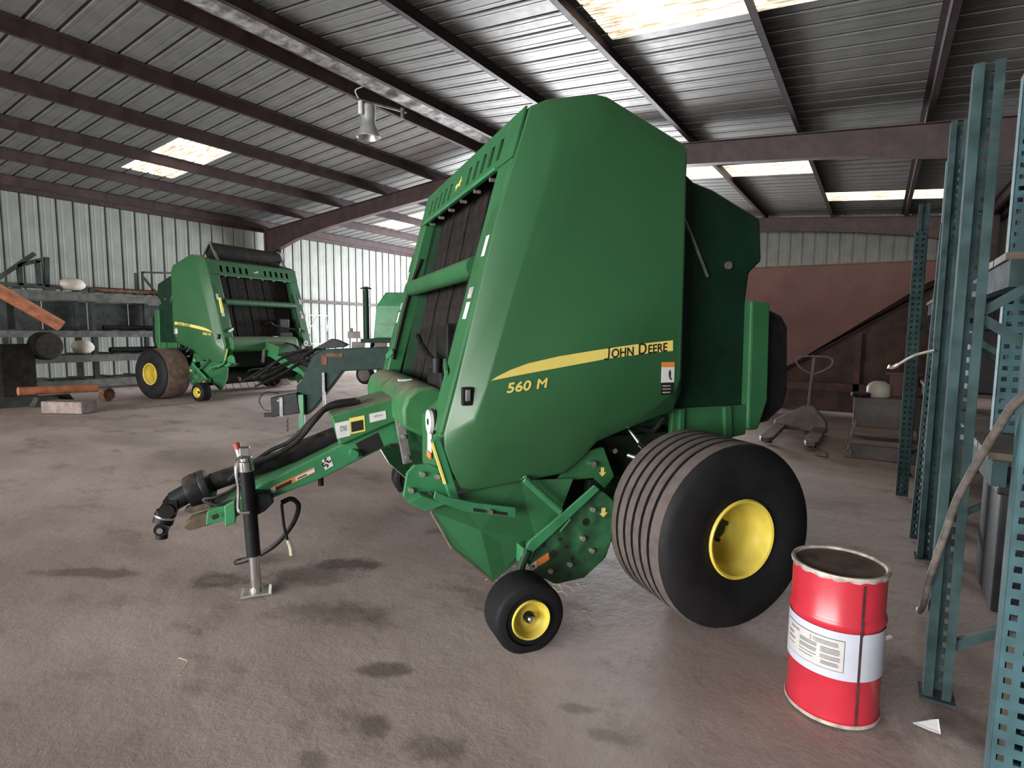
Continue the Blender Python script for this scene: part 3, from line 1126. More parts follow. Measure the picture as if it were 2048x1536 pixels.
        m.tube([(0.26, s * 1.05, 1.02), (0.16, s * 1.06, 0.99), (0.06, s * 1.04, 1.06)], 0.014, 6)
        m.build('hydraulic_hose', 'black_plastic', db, smooth=True)
        # gauge wheel
        m = MB()
        R = 0.186
        tyre(m, 1.29, 1.485, R, 0.088, R - 0.002, 1.165, 0, n=40)
        me = m.mesh('gauge_tyre', ['rubber', 'rubber', 'groove'], True)
        o = link('gauge_tyre', me, T)
        o.location = (-0.008, 0.025 * s, 0)
        if s < 0:
            o.scale = (1, -1, 1)
        m = MB()
        m.lathe([(0.090, 1.472), (0.102, 1.480), (0.098, 1.492), (0.090, 1.488), (0.085, 1.472), (0.08, 1.445), (0.066, 1.435), (0.03, 1.445), (0.028, 1.44)],
                (1.165, 0, R - 0.002), (0, 1, 0), 32, cap1=True)
        m.build('gauge_rim', 'yellow', o, smooth=True)
        m = MB()
        m.cyl((1.165, 1.435, R), (1.165, 1.472, R), 0.025, n=16)
        hb = m.build('gauge_hub', 'black_steel', o, smooth=True)
        m = MB()
        m.lathe([(0.017, 1.47), (0.017, 1.482), (0.011, 1.489), (0.002, 1.492)], (1.165, 0, R), (0, 1, 0), 14, cap1=True)
        m.build('hub_cap', 'chrome', o, smooth=True)
        m = MB()
        m.tube([(1.165, s * 1.33, R), (1.14, s * 1.26, R), (1.10, s * 1.235, 0.33), (1.06, s * 1.235, 0.42)], 0.022, 8)
        m.build('gauge_arm', 'green_dark', T, smooth=True)

    # ---- tongue, gearbox cover, driveline
    m = MB()
    m.prism([(1.40, 1.10), (1.49, 1.06), (2.42, 0.640), (2.60, 0.530), (2.60, 0.425), (2.43, 0.520), (2.07, 0.640), (1.61, 0.840), (1.40, 0.84)], -0.17, 0.20)
    tg2 = m.build('tongue', 'green_light', T, bevel=0.012)
    m = MB()
    m.prism([(2.58, 0.535), (2.72, 0.49), (2.73, 0.405), (2.58, 0.43)], -0.12, 0.16)
    m.prism([(2.56, 0.56), (2.62, 0.53), (2.62, 0.40), (2.56, 0.42)], -0.19, 0.22)
    m.build('hitch_plate', 'green_light', tg2, bevel=0.006)
    m = MB()
    m.prism([(2.70, 0.47), (2.82, 0.44), (2.86, 0.40), (2.82, 0.375), (2.70, 0.40)], 0.02, 0.14)
    m.prism([(2.70, 0.53), (2.82, 0.50), (2.86, 0.485), (2.82, 0.47), (2.70, 0.49)], -0.02, 0.10)
    m.build('hitch_clevis', 'hitch_dirt', tg2, bevel=0.008)
    m = MB()
    m.prism([(2.69, 0.475), (2.66, 0.487), (2.65, 0.465), (2.68, 0.452)], 0.2005, 0.222)
    m.build('hitch_slot', 'decal_black', tg2)
    m = MB()
    m.prism([(2.00, 1.055), (1.988, 1.022), (1.945, 0.857), (1.61, 0.99), (1.46, 1.03), (1.46, 1.16), (1.557, 1.165)], -0.26, 0.235)
    gc = m.build('gearbox_cover', 'green_dusty', T, bevel=0.012)

    def side_chip(poly, mi, name, mt, par, v=0.2355, th=0.002):
        mm2 = MB()
        mm2.prism(poly, v, v + th)
        return mm2.build(name, mt, par)
    side_chip([(1.975, 1.005), (1.885, 1.02), (1.88, 0.92), (1.962, 0.905)], 0, 'white_label', 'decal_white', gc)
    side_chip([(1.885, 1.032), (1.79, 1.048), (1.785, 0.945), (1.878, 0.93)], 0, 'yellow_label', 'decal_yellow', gc)
    side_chip([(1.875, 1.008), (1.80, 1.02), (1.797, 0.955), (1.872, 0.942)], 0, 'black_print', 'decal_black', gc, v=0.2376)
    side_chip([(1.76, 1.055), (1.655, 1.073), (1.65, 1.018), (1.755, 0.998)], 0, 'white_label', 'decal_white', gc)
    side_chip([(1.945, 0.985), (1.905, 0.99), (1.903, 0.955), (1.943, 0.95)], 0, 'grey_print', 'decal_grey', gc, v=0.2376)
    side_chip([(1.73, 1.043), (1.68, 1.05), (1.678, 1.04), (1.728, 1.033)], 0, 'grey_print', 'decal_grey', gc, v=0.2376)
    side_chip([(1.845, 0.860), (1.70, 0.925), (1.665, 0.825), (1.80, 0.772)], 0, 'worn_patch', 'decal_black', tg2, v=0.2005)
    o = side_chip([(2.055, 0.765), (2.005, 0.788), (1.985, 0.725), (2.035, 0.70)], 0, 'number_sticker', 'decal_white', tg2, v=0.2005)
    me = text_mesh('number_print', '35', 0.055, 'decal_black', 0, 1.1, 0.003)
    t = link('number_print', me, tg2)
    ang = -2.05
    X = Vector((-math.cos(ang), 0, math.sin(ang)))
    Z = Vector((0, 1, 0))
    Yv = Z.cross(X)
    t.matrix_local = Matrix(((X.x, Yv.x, Z.x, 2.03), (X.y, Yv.y, Z.y, 0.2035), (X.z, Yv.z, Z.z, 0.783), (0, 0, 0, 1)))
    o = side_chip([(2.36, 0.615), (2.10, 0.725), (2.095, 0.692), (2.355, 0.578)], 0, 'warning_decal', 'decal_orange', tg2, v=0.2005)
    side_chip([(2.215, 0.668), (2.10, 0.716), (2.098, 0.695), (2.212, 0.645)], 0, 'white_print', 'decal_white', tg2, v=0.2026)
    side_chip([(2.33, 0.617), (2.24, 0.655), (2.238, 0.632), (2.328, 0.593)], 0, 'black_print', 'decal_black', tg2, v=0.2026)
    side_chip([(2.36, 0.612), (2.335, 0.622), (2.333, 0.588), (2.357, 0.578)], 0, 'white_print', 'decal_white', tg2, v=0.2026)
    side_chip([(2.205, 0.662), (2.15, 0.686), (2.149, 0.678), (2.204, 0.655)], 0, 'black_print', 'decal_black', tg2, v=0.2047)
    m = MB()
    m.cyl((1.86, 0.20, 0.80), (1.86, 0.255, 0.80), 0.028, n=12)
    m.build('pivot_bolt', 'green_light', tg2, smooth=True)
    m = MB()
    m.cyl((2.06, 0.12, 0.64), (2.06, 0.12, 0.58), 0.018, n=10)
    m.build('drain_pin', 'black_steel', tg2)
    for s in (1, -1):
        m = MB()
        m.bar((1.57, s * 0.255, 1.03), (1.52, s * 0.27, 0.72), 0.03, 0.06, up=(1, 0, 0))
        hb = m.build('hanger_bar', 'steel_grey', T, bevel=0.004)
        for z in (0.98, 0.90, 0.76):
            m = MB()
            m.cyl((1.56 - (0.98 - z) * 0.16, s * 0.27, z), (1.56 - (0.98 - z) * 0.16, s * 0.30, z), 0.014, n=8)
            m.build('bolt_head', 'zinc', hb)

    m = MB()
    m.cyl((1.80, 0, 0.925), (2.25, 0, 0.765), 0.072, n=20)
    m.cyl((2.25, 0, 0.765), (2.72, 0, 0.625), 0.056, n=20)
    dv = m.build('driveline_shield', 'black_plastic', T, smooth=True)
    m = MB()
    ax = Vector((0.94, 0, -0.34)).normalized()
    m.lathe([(0.06, 0), (0.10, 0.02), (0.108, 0.05), (0.104, 0.06), (0.108, 0.07), (0.104, 0.09), (0.108, 0.10), (0.10, 0.145), (0.085, 0.15)], (2.70, 0, 0.625), ax, 24, cap1=True)
    m.build('driveline_bell', 'black_plastic', dv, smooth=True)
    m = MB()
    m.cyl((2.84, 0, 0.575), (2.92, 0, 0.53), 0.06, n=16)
    m.box((2.93, 0, 0.515), (0.075, 0.13, 0.075))
    m.cyl((2.95, -0.075, 0.49), (2.95, 0.075, 0.49), 0.045, n=14)
    m.cyl((2.96, 0, 0.47), (2.985, 0, 0.40), 0.058, n=16)
    m.cyl((2.985, -0.06, 0.375), (2.985, 0.06, 0.375), 0.04, n=14)
    m.cyl((2.985, 0.02, 0.37), (2.99, 0.02, 0.31), 0.034, n=14)
    uj = m.build('driveline_yoke', 'black_steel', dv, smooth=True)
    m = MB()
    m.lathe([(0.061, 0), (0.064, 0.004), (0.064, 0.012), (0.061, 0.016)], (2.968, 0, 0.45), Vector((0.025, 0, -0.07)), 20)
    m.cyl((2.99, 0.055, 0.372), (2.99, 0.07, 0.372), 0.018, n=10)
    m.build('yoke_ring', 'chrome', dv, smooth=True)

    # ---- parking jack
    m = MB()
    m.cyl((2.484, 0.30, 0.76), (2.462, 0.30, 0.235), 0.040, n=20)
    jk = m.build('jack_tube', 'black_steel', T, smooth=True)
    m = MB()
    m.cyl((2.462, 0.30, 0.26), (2.455, 0.30, 0.030), 0.031, n=20)
    m.build('jack_leg', 'chrome', jk, smooth=True)
    m = MB()
    m.add([(2.525, 0.235, 0.014), (2.385, 0.235, 0.014), (2.385, 0.365, 0.014), (2.525, 0.365, 0.014), (2.54, 0.23, 0.004), (2.37, 0.23, 0.004), (2.37, 0.37, 0.004), (2.54, 0.37, 0.004)],
          [(0, 1, 2, 3), (7, 6, 5, 4), (0, 4, 5, 1), (1, 5, 6, 2), (2, 6, 7, 3), (3, 7, 4, 0)])
    m.cyl((2.455, 0.30, 0.012), (2.455, 0.30, 0.035), 0.036, n=16)
    m.build('jack_foot', 'zinc', jk)
    m = MB()
    m.cyl((2.484, 0.30, 0.755), (2.487, 0.30, 0.815), 0.043, n=20)
    m.cyl((2.487, 0.30, 0.815), (2.488, 0.30, 0.84), 0.035, n=16)
    m.box((2.49, 0.30, 0.875), (0.055, 0.05, 0.05))
    m.build('jack_head', 'chrome', jk, bevel=0.004)
    m = MB()
    m.tube([(2.49, 0.30, 0.86), (2.53, 0.35, 0.83), (2.535, 0.37, 0.76), (2.525, 0.375, 0.68), (2.53, 0.38, 0.56), (2.515, 0.39, 0.535), (2.47, 0.39, 0.53)], 0.010, 8)
    m.build('jack_crank', 'chrome', jk, smooth=True)
    m = MB()
    m.prism([(2.475, 0.62), (2.36, 0.60), (2.34, 0.55), (2.39, 0.50), (2.475, 0.46)], 0.20, 0.30)
    m.build('jack_bracket', 'black_steel', jk, bevel=0.006)

    # ---- hoses
    def hose(pts, r, nm='hydraulic_hose', mt='black_plastic'):
        mm2 = MB()
        mm2.tube(pts, r, 8)
        return mm2.build(nm, mt, T, smooth=True)
    hose([(1.80, 0.10, 1.12), (2.00, 0.12, 1.09), (2.08, 0.16, 1.03), (2.20, 0.15, 0.89), (2.34, 0.13, 0.80), (2.48, 0.12, 0.76), (2.60, 0.14, 0.66)], 0.018)
    hose([(1.82, 0.05, 1.13), (1.98, 0.07, 1.11), (2.10, 0.10, 1.02), (2.24, 0.08, 0.88), (2.36, 0.06, 0.82), (2.50, 0.08, 0.73)], 0.014)
    hose([(2.30, 0.15, 0.50), (2.24, 0.16, 0.52), (2.20, 0.14, 0.46), (2.24, 0.12, 0.34), (2.34, 0.05, 0.20), (2.46, -0.04, 0.10), (2.58, -0.12, 0.04), (2.60, -0.16, 0.03), (2.56, -0.18, 0.03), (2.48, -0.12, 0.06)], 0.016)
    hose([(2.50, 0.14, 0.74), (2.56, 0.16, 0.63), (2.66, 0.17, 0.58), (2.74, 0.14, 0.56), (2.66, 0.18, 0.53), (2.58, 0.18, 0.55)], 0.010)
    hose([(2.30, 0.18, 0.50), (2.29, 0.19, 0.36), (2.27, 0.20, 0.26)], 0.009, 'wiring_lead')
    hose([(2.27, 0.20, 0.27), (2.255, 0.205, 0.22), (2.25, 0.21, 0.17)], 0.013, 'wiring_plug', 'straw')
    m = MB()
    m.cyl((2.52, 0.10, 0.74), (2.548, 0.09, 0.86), 0.016, n=12)
    hc = m.build('hose_coupler', 'zinc', T, smooth=True)
    m = MB()
    m.cyl((2.545, 0.091, 0.85), (2.552, 0.089, 0.89), 0.021, n=12)
    m.build('red_cap', 'red_plug', hc, smooth=True)
    return T


baler = make_baler('round_baler', 'large green round baler in the foreground with yellow stripe along its side')
baler.location = (-1.90, 4.10, 0)
baler.rotation_euler = (0, 0, math.radians(201.5) + 0.5734)

baler2 = copy_tree(baler)
baler2.location = (-13.80, 7.99, 0)
baler2.rotation_euler = (0, 0, 0.129)
baler2.scale = (1.12, 1.12, 1.12)
tag(baler2, 'green round baler parked near the left wall with a dark roll on top', 'hay baler')
m = MB()
tyre(m, 1.08, 1.65, 0.510, 0.208, 0.508, 0.0, 0)
worn = m.mesh('main_tyre', ['rubber', 'rubber_brown', 'groove'], True)
for ch in baler2.children:
    if ch.name.startswith('main_tyre'):
        ch.data = worn
# net-wrap roll carried on top of the second baler only
m = MB()
m.cyl((0.66, -0.72, 3.00), (0.66, 0.92, 3.00), 0.175, n=24)
m.build('net_wrap_roll', 'belt_dark', baler2, smooth=True)
for v in (-0.76, 0.96):
    m = MB()
    m.bar((0.92, v, 2.80), (0.70, v, 3.18), 0.03, 0.05, up=(0, 1, 0))
    m.bar((0.42, v, 2.84), (0.68, v, 3.18), 0.03, 0.03, up=(0, 1, 0))
    m.build('roll_bracket', 'steel_grey', baler2)
m = MB()
m.cyl((1.30, -1.05, 2.02), (1.37, -1.05, 1.72), 0.025, n=10)
m.build('yellow_hose', 'decal_yellow', baler2, smooth=True)

# ================================================================== steel drum in the foreground
DR, DH = 0.176, 0.636
drum = thing('steel_drum', 'small red steel drum with a white paper label standing beside the tyre', 'drum', (-0.08, 2.71, 0.0), 0.0)
m = MB()
r = DR
prof = [(r - 0.012, 0.006), (r + 0.004, 0.006), (r + 0.005, 0.018), (r, 0.022), (r, 0.205), (r + 0.003, 0.212), (r + 0.004, 0.218), (r + 0.003, 0.224), (r, 0.231),
        (r, 0.405), (r + 0.005, 0.414), (r + 0.008, 0.424), (r + 0.008, 0.432), (r + 0.005, 0.442), (r, 0.452), (r, DH - 0.02)]
m.lathe(prof, (0, 0, 0), (0, 0, 1), 56, cap0=True)
body = m.build('drum_body', 'drum_red', drum, smooth=True)
m = MB()
m.lathe([(r - 0.01, 0.003), (r + 0.007, 0.003), (r + 0.0075, 0.014), (r + 0.004, 0.018)], (0, 0, 0), (0, 0, 1), 56)
m.build('bottom_chime', 'drum_rim', drum, smooth=True)
m = MB()
m.lathe([(r - 0.004, DH - 0.022), (r + 0.006, DH - 0.020), (r + 0.009, DH - 0.008), (r + 0.007, DH), (r - 0.004, DH), (r - 0.010, DH - 0.008), (r - 0.012, DH - 0.022)], (0, 0, 0), (0, 0, 1), 56)
nV = len(m.v) // 7
for k in range(nV):            # crimped lower edge of the closing ring
    w = 0.0045 * math.sin(k * 2 * PI / nV * 17) + random.uniform(-0.002, 0.002)
    m.v[k].z += w
    m.v[nV + k].z += w
m.build('closing_ring', 'drum_rim', drum, smooth=True)
m = MB()
m.lathe([(r - 0.010, DH - 0.010), (r - 0.025, DH - 0.013), (r - 0.06, DH - 0.009), (0.03, DH - 0.01)], (0, 0, 0), (0, 0, 1), 48, cap1=True)
m.build('drum_lid', 'drum_lid', drum, smooth=True)


def wrap(a0, a1, z0, z1, off, n=18, z_jit=0.0):
    """curved sheet on the drum between two angles (radians)"""
    mm = MB()
    vs = []
    for i in range(n + 1):
        a = a0 + (a1 - a0) * i / n
        vs += [((r + off) * math.cos(a), (r + off) * math.sin(a), z0), ((r + off) * math.cos(a), (r + off) * math.sin(a), z1)]
    mm.add(vs, [(2 * i, 2 * i + 2, 2 * i + 3, 2 * i + 1) for i in range(n)])
    return mm


# the camera stands at angle ~ -88 degrees from the drum; seam at about -62
SEAM = math.radians(-58)
m = wrap(SEAM + 0.03, SEAM + 2 * PI - 0.03, 0.205, 0.404, 0.0045, 60)
lab = m.build('white_band', 'drum_label', drum, smooth=True)
m = wrap(SEAM - 0.028, SEAM + 0.028, 0.02, DH - 0.03, 0.0052, 3)
w2 = wrap(SEAM - 0.028, SEAM + 0.028, 0.400, 0.456, 0.0095, 3)
m.add(w2.v, w2.f)
m.build('side_seam', 'drum_seam', drum, smooth=True)
m = wrap(SEAM - 0.02 - 1.75, SEAM - 0.32, 0.238, 0.372, 0.0056, 24)
m.build('label_frame', 'steel_grey', drum, smooth=True)
m = wrap(SEAM - 0.04 - 1.72, SEAM - 0.335, 0.241, 0.369, 0.0064, 24)
m.build('label_sheet', 'drum_paper', drum, smooth=True)
m = MB()
rows = [(-1.62, -1.30, 0.345, 0.358), (-1.70, -1.48, 0.318, 0.330), (-1.70, -1.42, 0.296, 0.308), (-1.70, -1.45, 0.276, 0.284),
        (-1.30, -0.86, 0.318, 0.336), (-1.30, -0.86, 0.294, 0.312), (-1.30, -0.86, 0.280, 0.287), (-1.30, -0.95, 0.266, 0.272),
        (-0.92, -0.42, 0.340, 0.360), (-0.80, -0.40, 0.306, 0.332), (-0.80, -0.40, 0.280, 0.299), (-0.78, -0.42, 0.256, 0.273),
        (-1.04, -1.00, 0.340, 0.362), (-0.96, -0.93, 0.342, 0.36)]
for a0, a1, z0, z1 in rows:
    k = 5
    step = (z1 - z0)
    nl = max(1, int(step / 0.0055))
    for li in range(nl):
        zz = z0 + step * li / nl
        e = a1 - random.uniform(0, 0.08) * (a1 - a0)
        w = wrap(SEAM + a0, SEAM + e, zz, zz + 0.0034, 0.0071, 6)
        m.add(w.v, w.f)
pr = m.build('label_print', 'drum_print', drum)
pr['kind'] = 'stuff'
pr['label'] = 'grey lines of small print on the label'

# ================================================================== pallet racking on the right
HOLE_Z = 0.055


def post_mesh(name, h, material, w=0.095, d=0.075, open_=False):
    """perforated C post: face towards -y with two columns of holes, flanges running to +y"""
    mm = MB()
    xs = [0, 0.16 * w, 0.38 * w, 0.62 * w, 0.84 * w, w]
    zs = [0.0]
    z = 0.04
    while z + 0.03 < h:
        zs += [z, z + 0.022]
        z += HOLE_Z
    zs.append(h)
    nx_ = len(xs)
    for zz in zs:
        for x in xs:
            mm.v.append(Vector((x, d if open_ else 0, zz)))
    for j in range(len(zs) - 1):
        for i in range(nx_ - 1):
            if j % 2 == 1 and i in (1, 3):
                continue
            a = j * nx_ + i
            mm.f.append([a, a + 1, a + 1 + nx_, a + nx_])
            mm.m.append(0)
    t = 0.004
    for x in (0.0, w):
        mm.box((x, d / 2, h / 2), (t, d, h))
        mm.box((x + (0.016 if x == 0 else -0.016), 0 if open_ else d, h / 2), (0.032, t, h))
    return mm.mesh(name, material)


def upright(root, x, y, h, depth, material, key, back=True, open_=False):
    if key not in SHEETS:
        SHEETS[key] = post_mesh('rack_post', h, material, open_=open_)
    for xx in ([x, x + depth] if back else [x]):
        o = link('rack_post', SHEETS[key], root)
        o.location = (xx, y, 0.012)
        mm = MB()
        mm.box((xx + 0.047, y + 0.04, 0.008), (0.13, 0.13, 0.012))
        mm.build('foot_plate', 'rack_old', root)
    if back:
        z = 0.25
        up = True
        while z + 0.7 < h:
            mm = MB()
            a, b = (x + 0.09, x + depth) if up else (x + depth, x + 0.09)
            mm.bar((a, y + 0.05, z), (b, y + 0.05, z + 0.7), 0.035, 0.04, up=(0, 1, 0))
            mm.build('diagonal_brace', 'rack_old', root)
            z += 0.72
            up = not up


rack = thing('pallet_rack', 'tall teal pallet rack frames along the right wall behind the drum', 'shelving', (0, 0, 0))
upright(rack, 0.262, 2.97, 2.66, 1.05, 'rack_old', 'post_b', open_=True)
upright(rack, 0.33, 4.86, 3.0, 1.02, 'rack_old', 'post_a', open_=True)
upright(rack, 0.39, 5.9, 3.0, 0.96, 'rack_teal', 'post_c')
upright(rack, 0.30, 7.7, 3.0, 1.05, 'rack_old', 'post_a', open_=True)
for (ya, yb) in ((3.05, 4.86), (5.98, 7.7)):
    for z in (1.02, 1.85):
        for x in (0.46, 1.36):
            m = MB()
            m.box((x, (ya + yb) / 2, z), (0.05, yb - ya, 0.11))
            m.build('shelf_beam', 'rack_old', rack)
        nb = 6
        for k in range(nb):
            m = MB()
            m.box((0.91, ya + (yb - ya) * (k + 0.5) / nb, z + 0.07), (0.98, (yb - ya) / nb - 0.03, 0.03))
            m.build('deck_board', 'wood', rack)

rack2 = thing('pallet_rack', 'nearest bright teal perforated rack upright at the right edge of the picture', 'shelving', (0, 0, 0))
upright(rack2, 0.405, 2.40, 3.0, 1.0, 'rack_teal', 'post_d')

# loose uprights and beams leaning among the racks
for i, (x, y, h, lean, mt, lab) in enumerate([
        (0.52, 3.72, 1.75, (0.0, 0.0), 'rack_teal', 'loose perforated teal upright standing on the middle rack shelf'),
        (0.30, 5.25, 2.40, (0.02, 0.02), 'rack_old', 'short grey-green loose upright standing next to the far rack post'),
        (0.24, 6.6, 2.55, (0.0, 0.03), 'rack_old', 'loose grey-green upright farthest along the row of racks')]):
    me = post_mesh('loose_upright', h, mt)
    o = link('loose_upright', me)
    o.location = (x, y, 0.02 if i else 1.107)
    o.rotation_euler = (-lean[1], lean[0], 0)
    tag(o, lab, 'rack upright', 'loose rack uprights')

# things on the rack shelves
m = MB()
m.box((0.0, 0.0, 0.16), (0.34, 0.5, 0.32))
o = m.build('cardboard_box', 'wood', None, bevel=0.006)
o.location = (0.98, 3.62, 0.002)
tag(o, 'dull brown box on the floor inside the rack behind the hose', 'box')
m = MB()
m.box((0, 0, 0.02), (0.12, 0.9, 0.04))
o = m.build('timber_offcut', 'wood', None)
o.location = (0.74, 4.05, 1.107)
tag(o, 'grey timber offcut lying on the middle rack shelf', 'timber')
m = MB()
m.lathe([(0.02, 0.0), (0.14, 0.0), (0.15, 0.02), (0.15, 0.2), (0.10, 0.26), (0.04, 0.28), (0.04, 0.31)], (0, 0, 0), (0, 0, 1), 20, cap1=True, cap0=True)
o = m.build('plastic_jug', 'white_plastic', None, smooth=True)
o.location = (0.95, 4.58, 1.107)
tag(o, 'pale plastic jug on the middle rack shelf', 'jug')
m = MB()
m.box((0, 0, 0.2), (0.5, 0.7, 0.4))
m.box((0, 0, 0.41), (0.54, 0.74, 0.02))
o = m.build('storage_tote', 'black_plastic', None, bevel=0.01)
o.location = (0.98, 4.15, 1.937)
tag(o, 'dark storage tote on the top rack shelf', 'box')
for loc, dim, lab in (((1.10, 3.42, 1.107), (0.42, 0.48, 0.42), 'dark lidded tote on the middle rack shelf nearest the camera'),
                      ((0.98, 6.35, 1.107), (0.60, 0.60, 0.58), 'large dark tote on the middle shelf of the far rack bay'),
                      ((0.95, 4.45, 0.002), (0.62, 0.62, 0.75), 'tall dark tote on the floor inside the near rack bay')):
    m = MB()
    m.box((0, 0, dim[2] / 2), dim)
    m.box((0, 0, dim[2] - 0.03), (dim[0] + 0.04, dim[1] + 0.04, 0.05))
    o = m.build('storage_tote', 'black_plastic', None, bevel=0.01)
    o.location = loc
    tag(o, lab, 'box')
m = MB()
m.cyl((0, -0.25, 0.12), (0, 0.25, 0.12), 0.12, n=18)
o = m.build('cable_reel', 'rusty', None, smooth=True)
o.location = (0.85, 7.1, 1.107)
tag(o, 'dark rusty reel lying on the far rack shelf', 'reel')

# flexible conduit arching down against the racks
m = MB()
hp_ = [(0.29, 3.9, 0.02), (0.265, 3.5, 0.17), (0.243, 3.05, 0.40), (0.247, 2.93, 0.56), (0.28, 2.84, 0.80), (0.30, 2.78, 0.95), (0.33, 2.65, 1.115), (0.365, 2.5, 1.285), (0.39, 2.36, 1.40), (0.47, 2.22, 1.49)]
m.tube(hp_, 0.014, 10, sub=8)
o = m.build('flexible_conduit', 'hose_grey', None, smooth=True)
tag(o, 'grey flexible conduit bowed from the floor up across the rack posts', 'hose')

# chrome wrench-like hook hanging out of the far rack
m = MB()
m.tube([(0.33, 4.82, 1.49), (0.22, 4.81, 1.45), (0.13, 4.79, 1.385)], 0.010, 8)
m.tube([(0.13, 4.79, 1.385), (0.10, 4.785, 1.365), (0.075, 4.78, 1.37)], 0.014, 8)
o = m.build('steel_hook', 'zinc', None, smooth=True)
tag(o, 'bright steel hook sticking out of the far rack post', 'hook')

# litter on the floor
m = MB()
m.add([(-0.07, 0.0, 0.004), (0.02, 0.05, 0.012), (0.06, 0.045, 0.03), (0.045, -0.05, 0.006), (0.0, -0.035, 0.004)], [(0, 1, 2, 3, 4)])
m.add([(-0.07, 0.0, 0.001), (0.02, 0.05, 0.009), (0.06, 0.045, 0.027), (0.045, -0.05, 0.003), (0.0, -0.035, 0.001)], [(4, 3, 2, 1, 0)])
o = m.build('paper_scrap', 'paper', None)
o.scale = (0.75, 0.75, 0.75)
o.location = (0.265, 2.75, 0.0)
o.rotation_euler = (0, 0, 0.2)
tag(o, 'white scrap of paper on the floor below the grey rack post', 'litter')
m = MB()
m.bar((-0.025, 0, 0.008), (0.025, 0.0, 0.012), 0.014, 0.012)
o = m.build('paper_scrap', 'paper', None)
o.location = (0.135, 3.45, 0.0)
o.rotation_euler = (0, 0, 0.9)
tag(o, 'tiny white butt on the floor right of the drum', 'litter')
m = MB()
m.tube([(0, 0, 0.004), (0.06, 0.02, 0.006), (0.11, 0.0, 0.006), (0.15, -0.04, 0.004)], 0.0022, 5)
o = m.build('straw_stalk', 'straw', None)
o.location = (-2.76, 1.31, 0.0)
o.rotation_euler = (0, 0, -0.2)
tag(o, 'single pale straw stalk on the open floor at lower left', 'straw')
m = MB()
random.seed(3)
for k in range(60):
    a = random.uniform(0, PI)
    x, y = random.gauss(0, 0.22), random.gauss(0, 0.13)
    L = random.uniform(0.03, 0.12)
    d = Vector((math.cos(a), math.sin(a), 0)) * L
    p = Vector((x, y, 0.004))
    m.tube([p, p + d * 0.5 + Vector((0, 0, random.uniform(0.003, 0.03))), p + d], 0.0012, 4, sub=2)
o = m.build('loose_hay', 'straw', None)
o.location = (-1.73, 3.03, 0.0)
o['kind'] = 'stuff'
tag(o, 'thin wisps of hay on the floor under the pickup of the near baler', 'hay')

# ================================================================== pallet jack
pj = thing('pallet_jack', 'grey hand pallet jack with loop handle beyond the big tyre', 'pallet jack', (-0.95, 10.05, 0), 0.0)
for x in (-0.30, 0.27):
    m = MB()
    m.prism([(x - 0.09, -0.10), (x + 0.09, -0.10), (x + 0.09, -1.42), (x + 0.05, -1.56), (x - 0.05, -1.56), (x - 0.09, -1.42)], 0.075, 0.135, plane='xy')
    m.build('fork', 'jack_grey', pj, bevel=0.008)
    m = MB()
    m.cyl((x - 0.05, -1.22, 0.045), (x + 0.05, -1.22, 0.045), 0.04, n=14)
    m.build('load_roller', 'black_plastic', pj, smooth=True)
m = MB()
m.add([(-0.40, -0.12, 0.05), (0.38, -0.12, 0.05), (0.38, 0.06, 0.05), (-0.40, 0.06, 0.05), (-0.38, -0.10, 0.20), (0.36, -0.10, 0.20), (0.36, 0.06, 0.20), (-0.38, 0.06, 0.20),
       (0.03, -0.06, 0.45), (0.17, -0.06, 0.45), (0.17, 0.06, 0.45), (0.03, 0.06, 0.45)],
      [(3, 2, 1, 0), (0, 1, 5, 4), (1, 2, 6, 5), (2, 3, 7, 6), (3, 0, 4, 7), (4, 5, 9, 8), (5, 6, 10, 9), (6, 7, 11, 10), (7, 4, 8, 11), (8, 9, 10, 11)])
m.build('jack_body', 'jack_grey', pj, bevel=0.02)
m = MB()
m.cyl((0.09, 0.12, 0.09), (0.09, 0.12, 0.45), 0.045, n=14)
m.build('pump', 'steel_grey', pj, smooth=True)
m = MB()
m.cyl((0.03, 0.14, 0.09), (0.15, 0.14, 0.09), 0.085, n=18)
m.build('steer_wheel', 'black_plastic', pj, smooth=True)
m = MB()
m.tube([(0.09, 0.12, 0.42), (0.09, 0.10, 0.55), (0.115, 0.05, 0.95), (0.13, 0.03, 1.22)], 0.026, 10)
hd_ = m.build('handle_bar', 'jack_grey', pj, smooth=True)
m = MB()
m.tube([(x_ + 0.05, y_, z_) for x_, y_, z_ in [(0.06, 0.05, 0.95), (-0.10, 0.04, 1.04), (-0.17, 0.03, 1.14), (-0.13, 0.03, 1.22), (0.08, 0.03, 1.235), (0.29, 0.03, 1.22), (0.33, 0.03, 1.13), (0.24, 0.04, 1.03), (0.08, 0.05, 0.95)]], 0.017, 8)
m.build('handle_loop', 'jack_grey', pj, smooth=True)
m = MB()
m.add([(-0.09, -0.03, 0), (0.06, -0.06, 0), (0.10, 0.03, 0), (-0.05, 0.06, 0), (-0.06, -0.02, 0.06), (0.04, -0.04, 0.07), (0.06, 0.02, 0.05), (-0.03, 0.04, 0.06)],
      [(3, 2, 1, 0), (4, 5, 6, 7), (0, 1, 5, 4), (1, 2, 6, 5), (2, 3, 7, 6), (3, 0, 4, 7)])
o = m.build('dirt_clod', 'dirt_clod', None, bevel=0.015)
o.location = (-0.53, 8.33, -0.005)
tag(o, 'single clod of dirt on the floor in front of the pallet jack', 'clod')

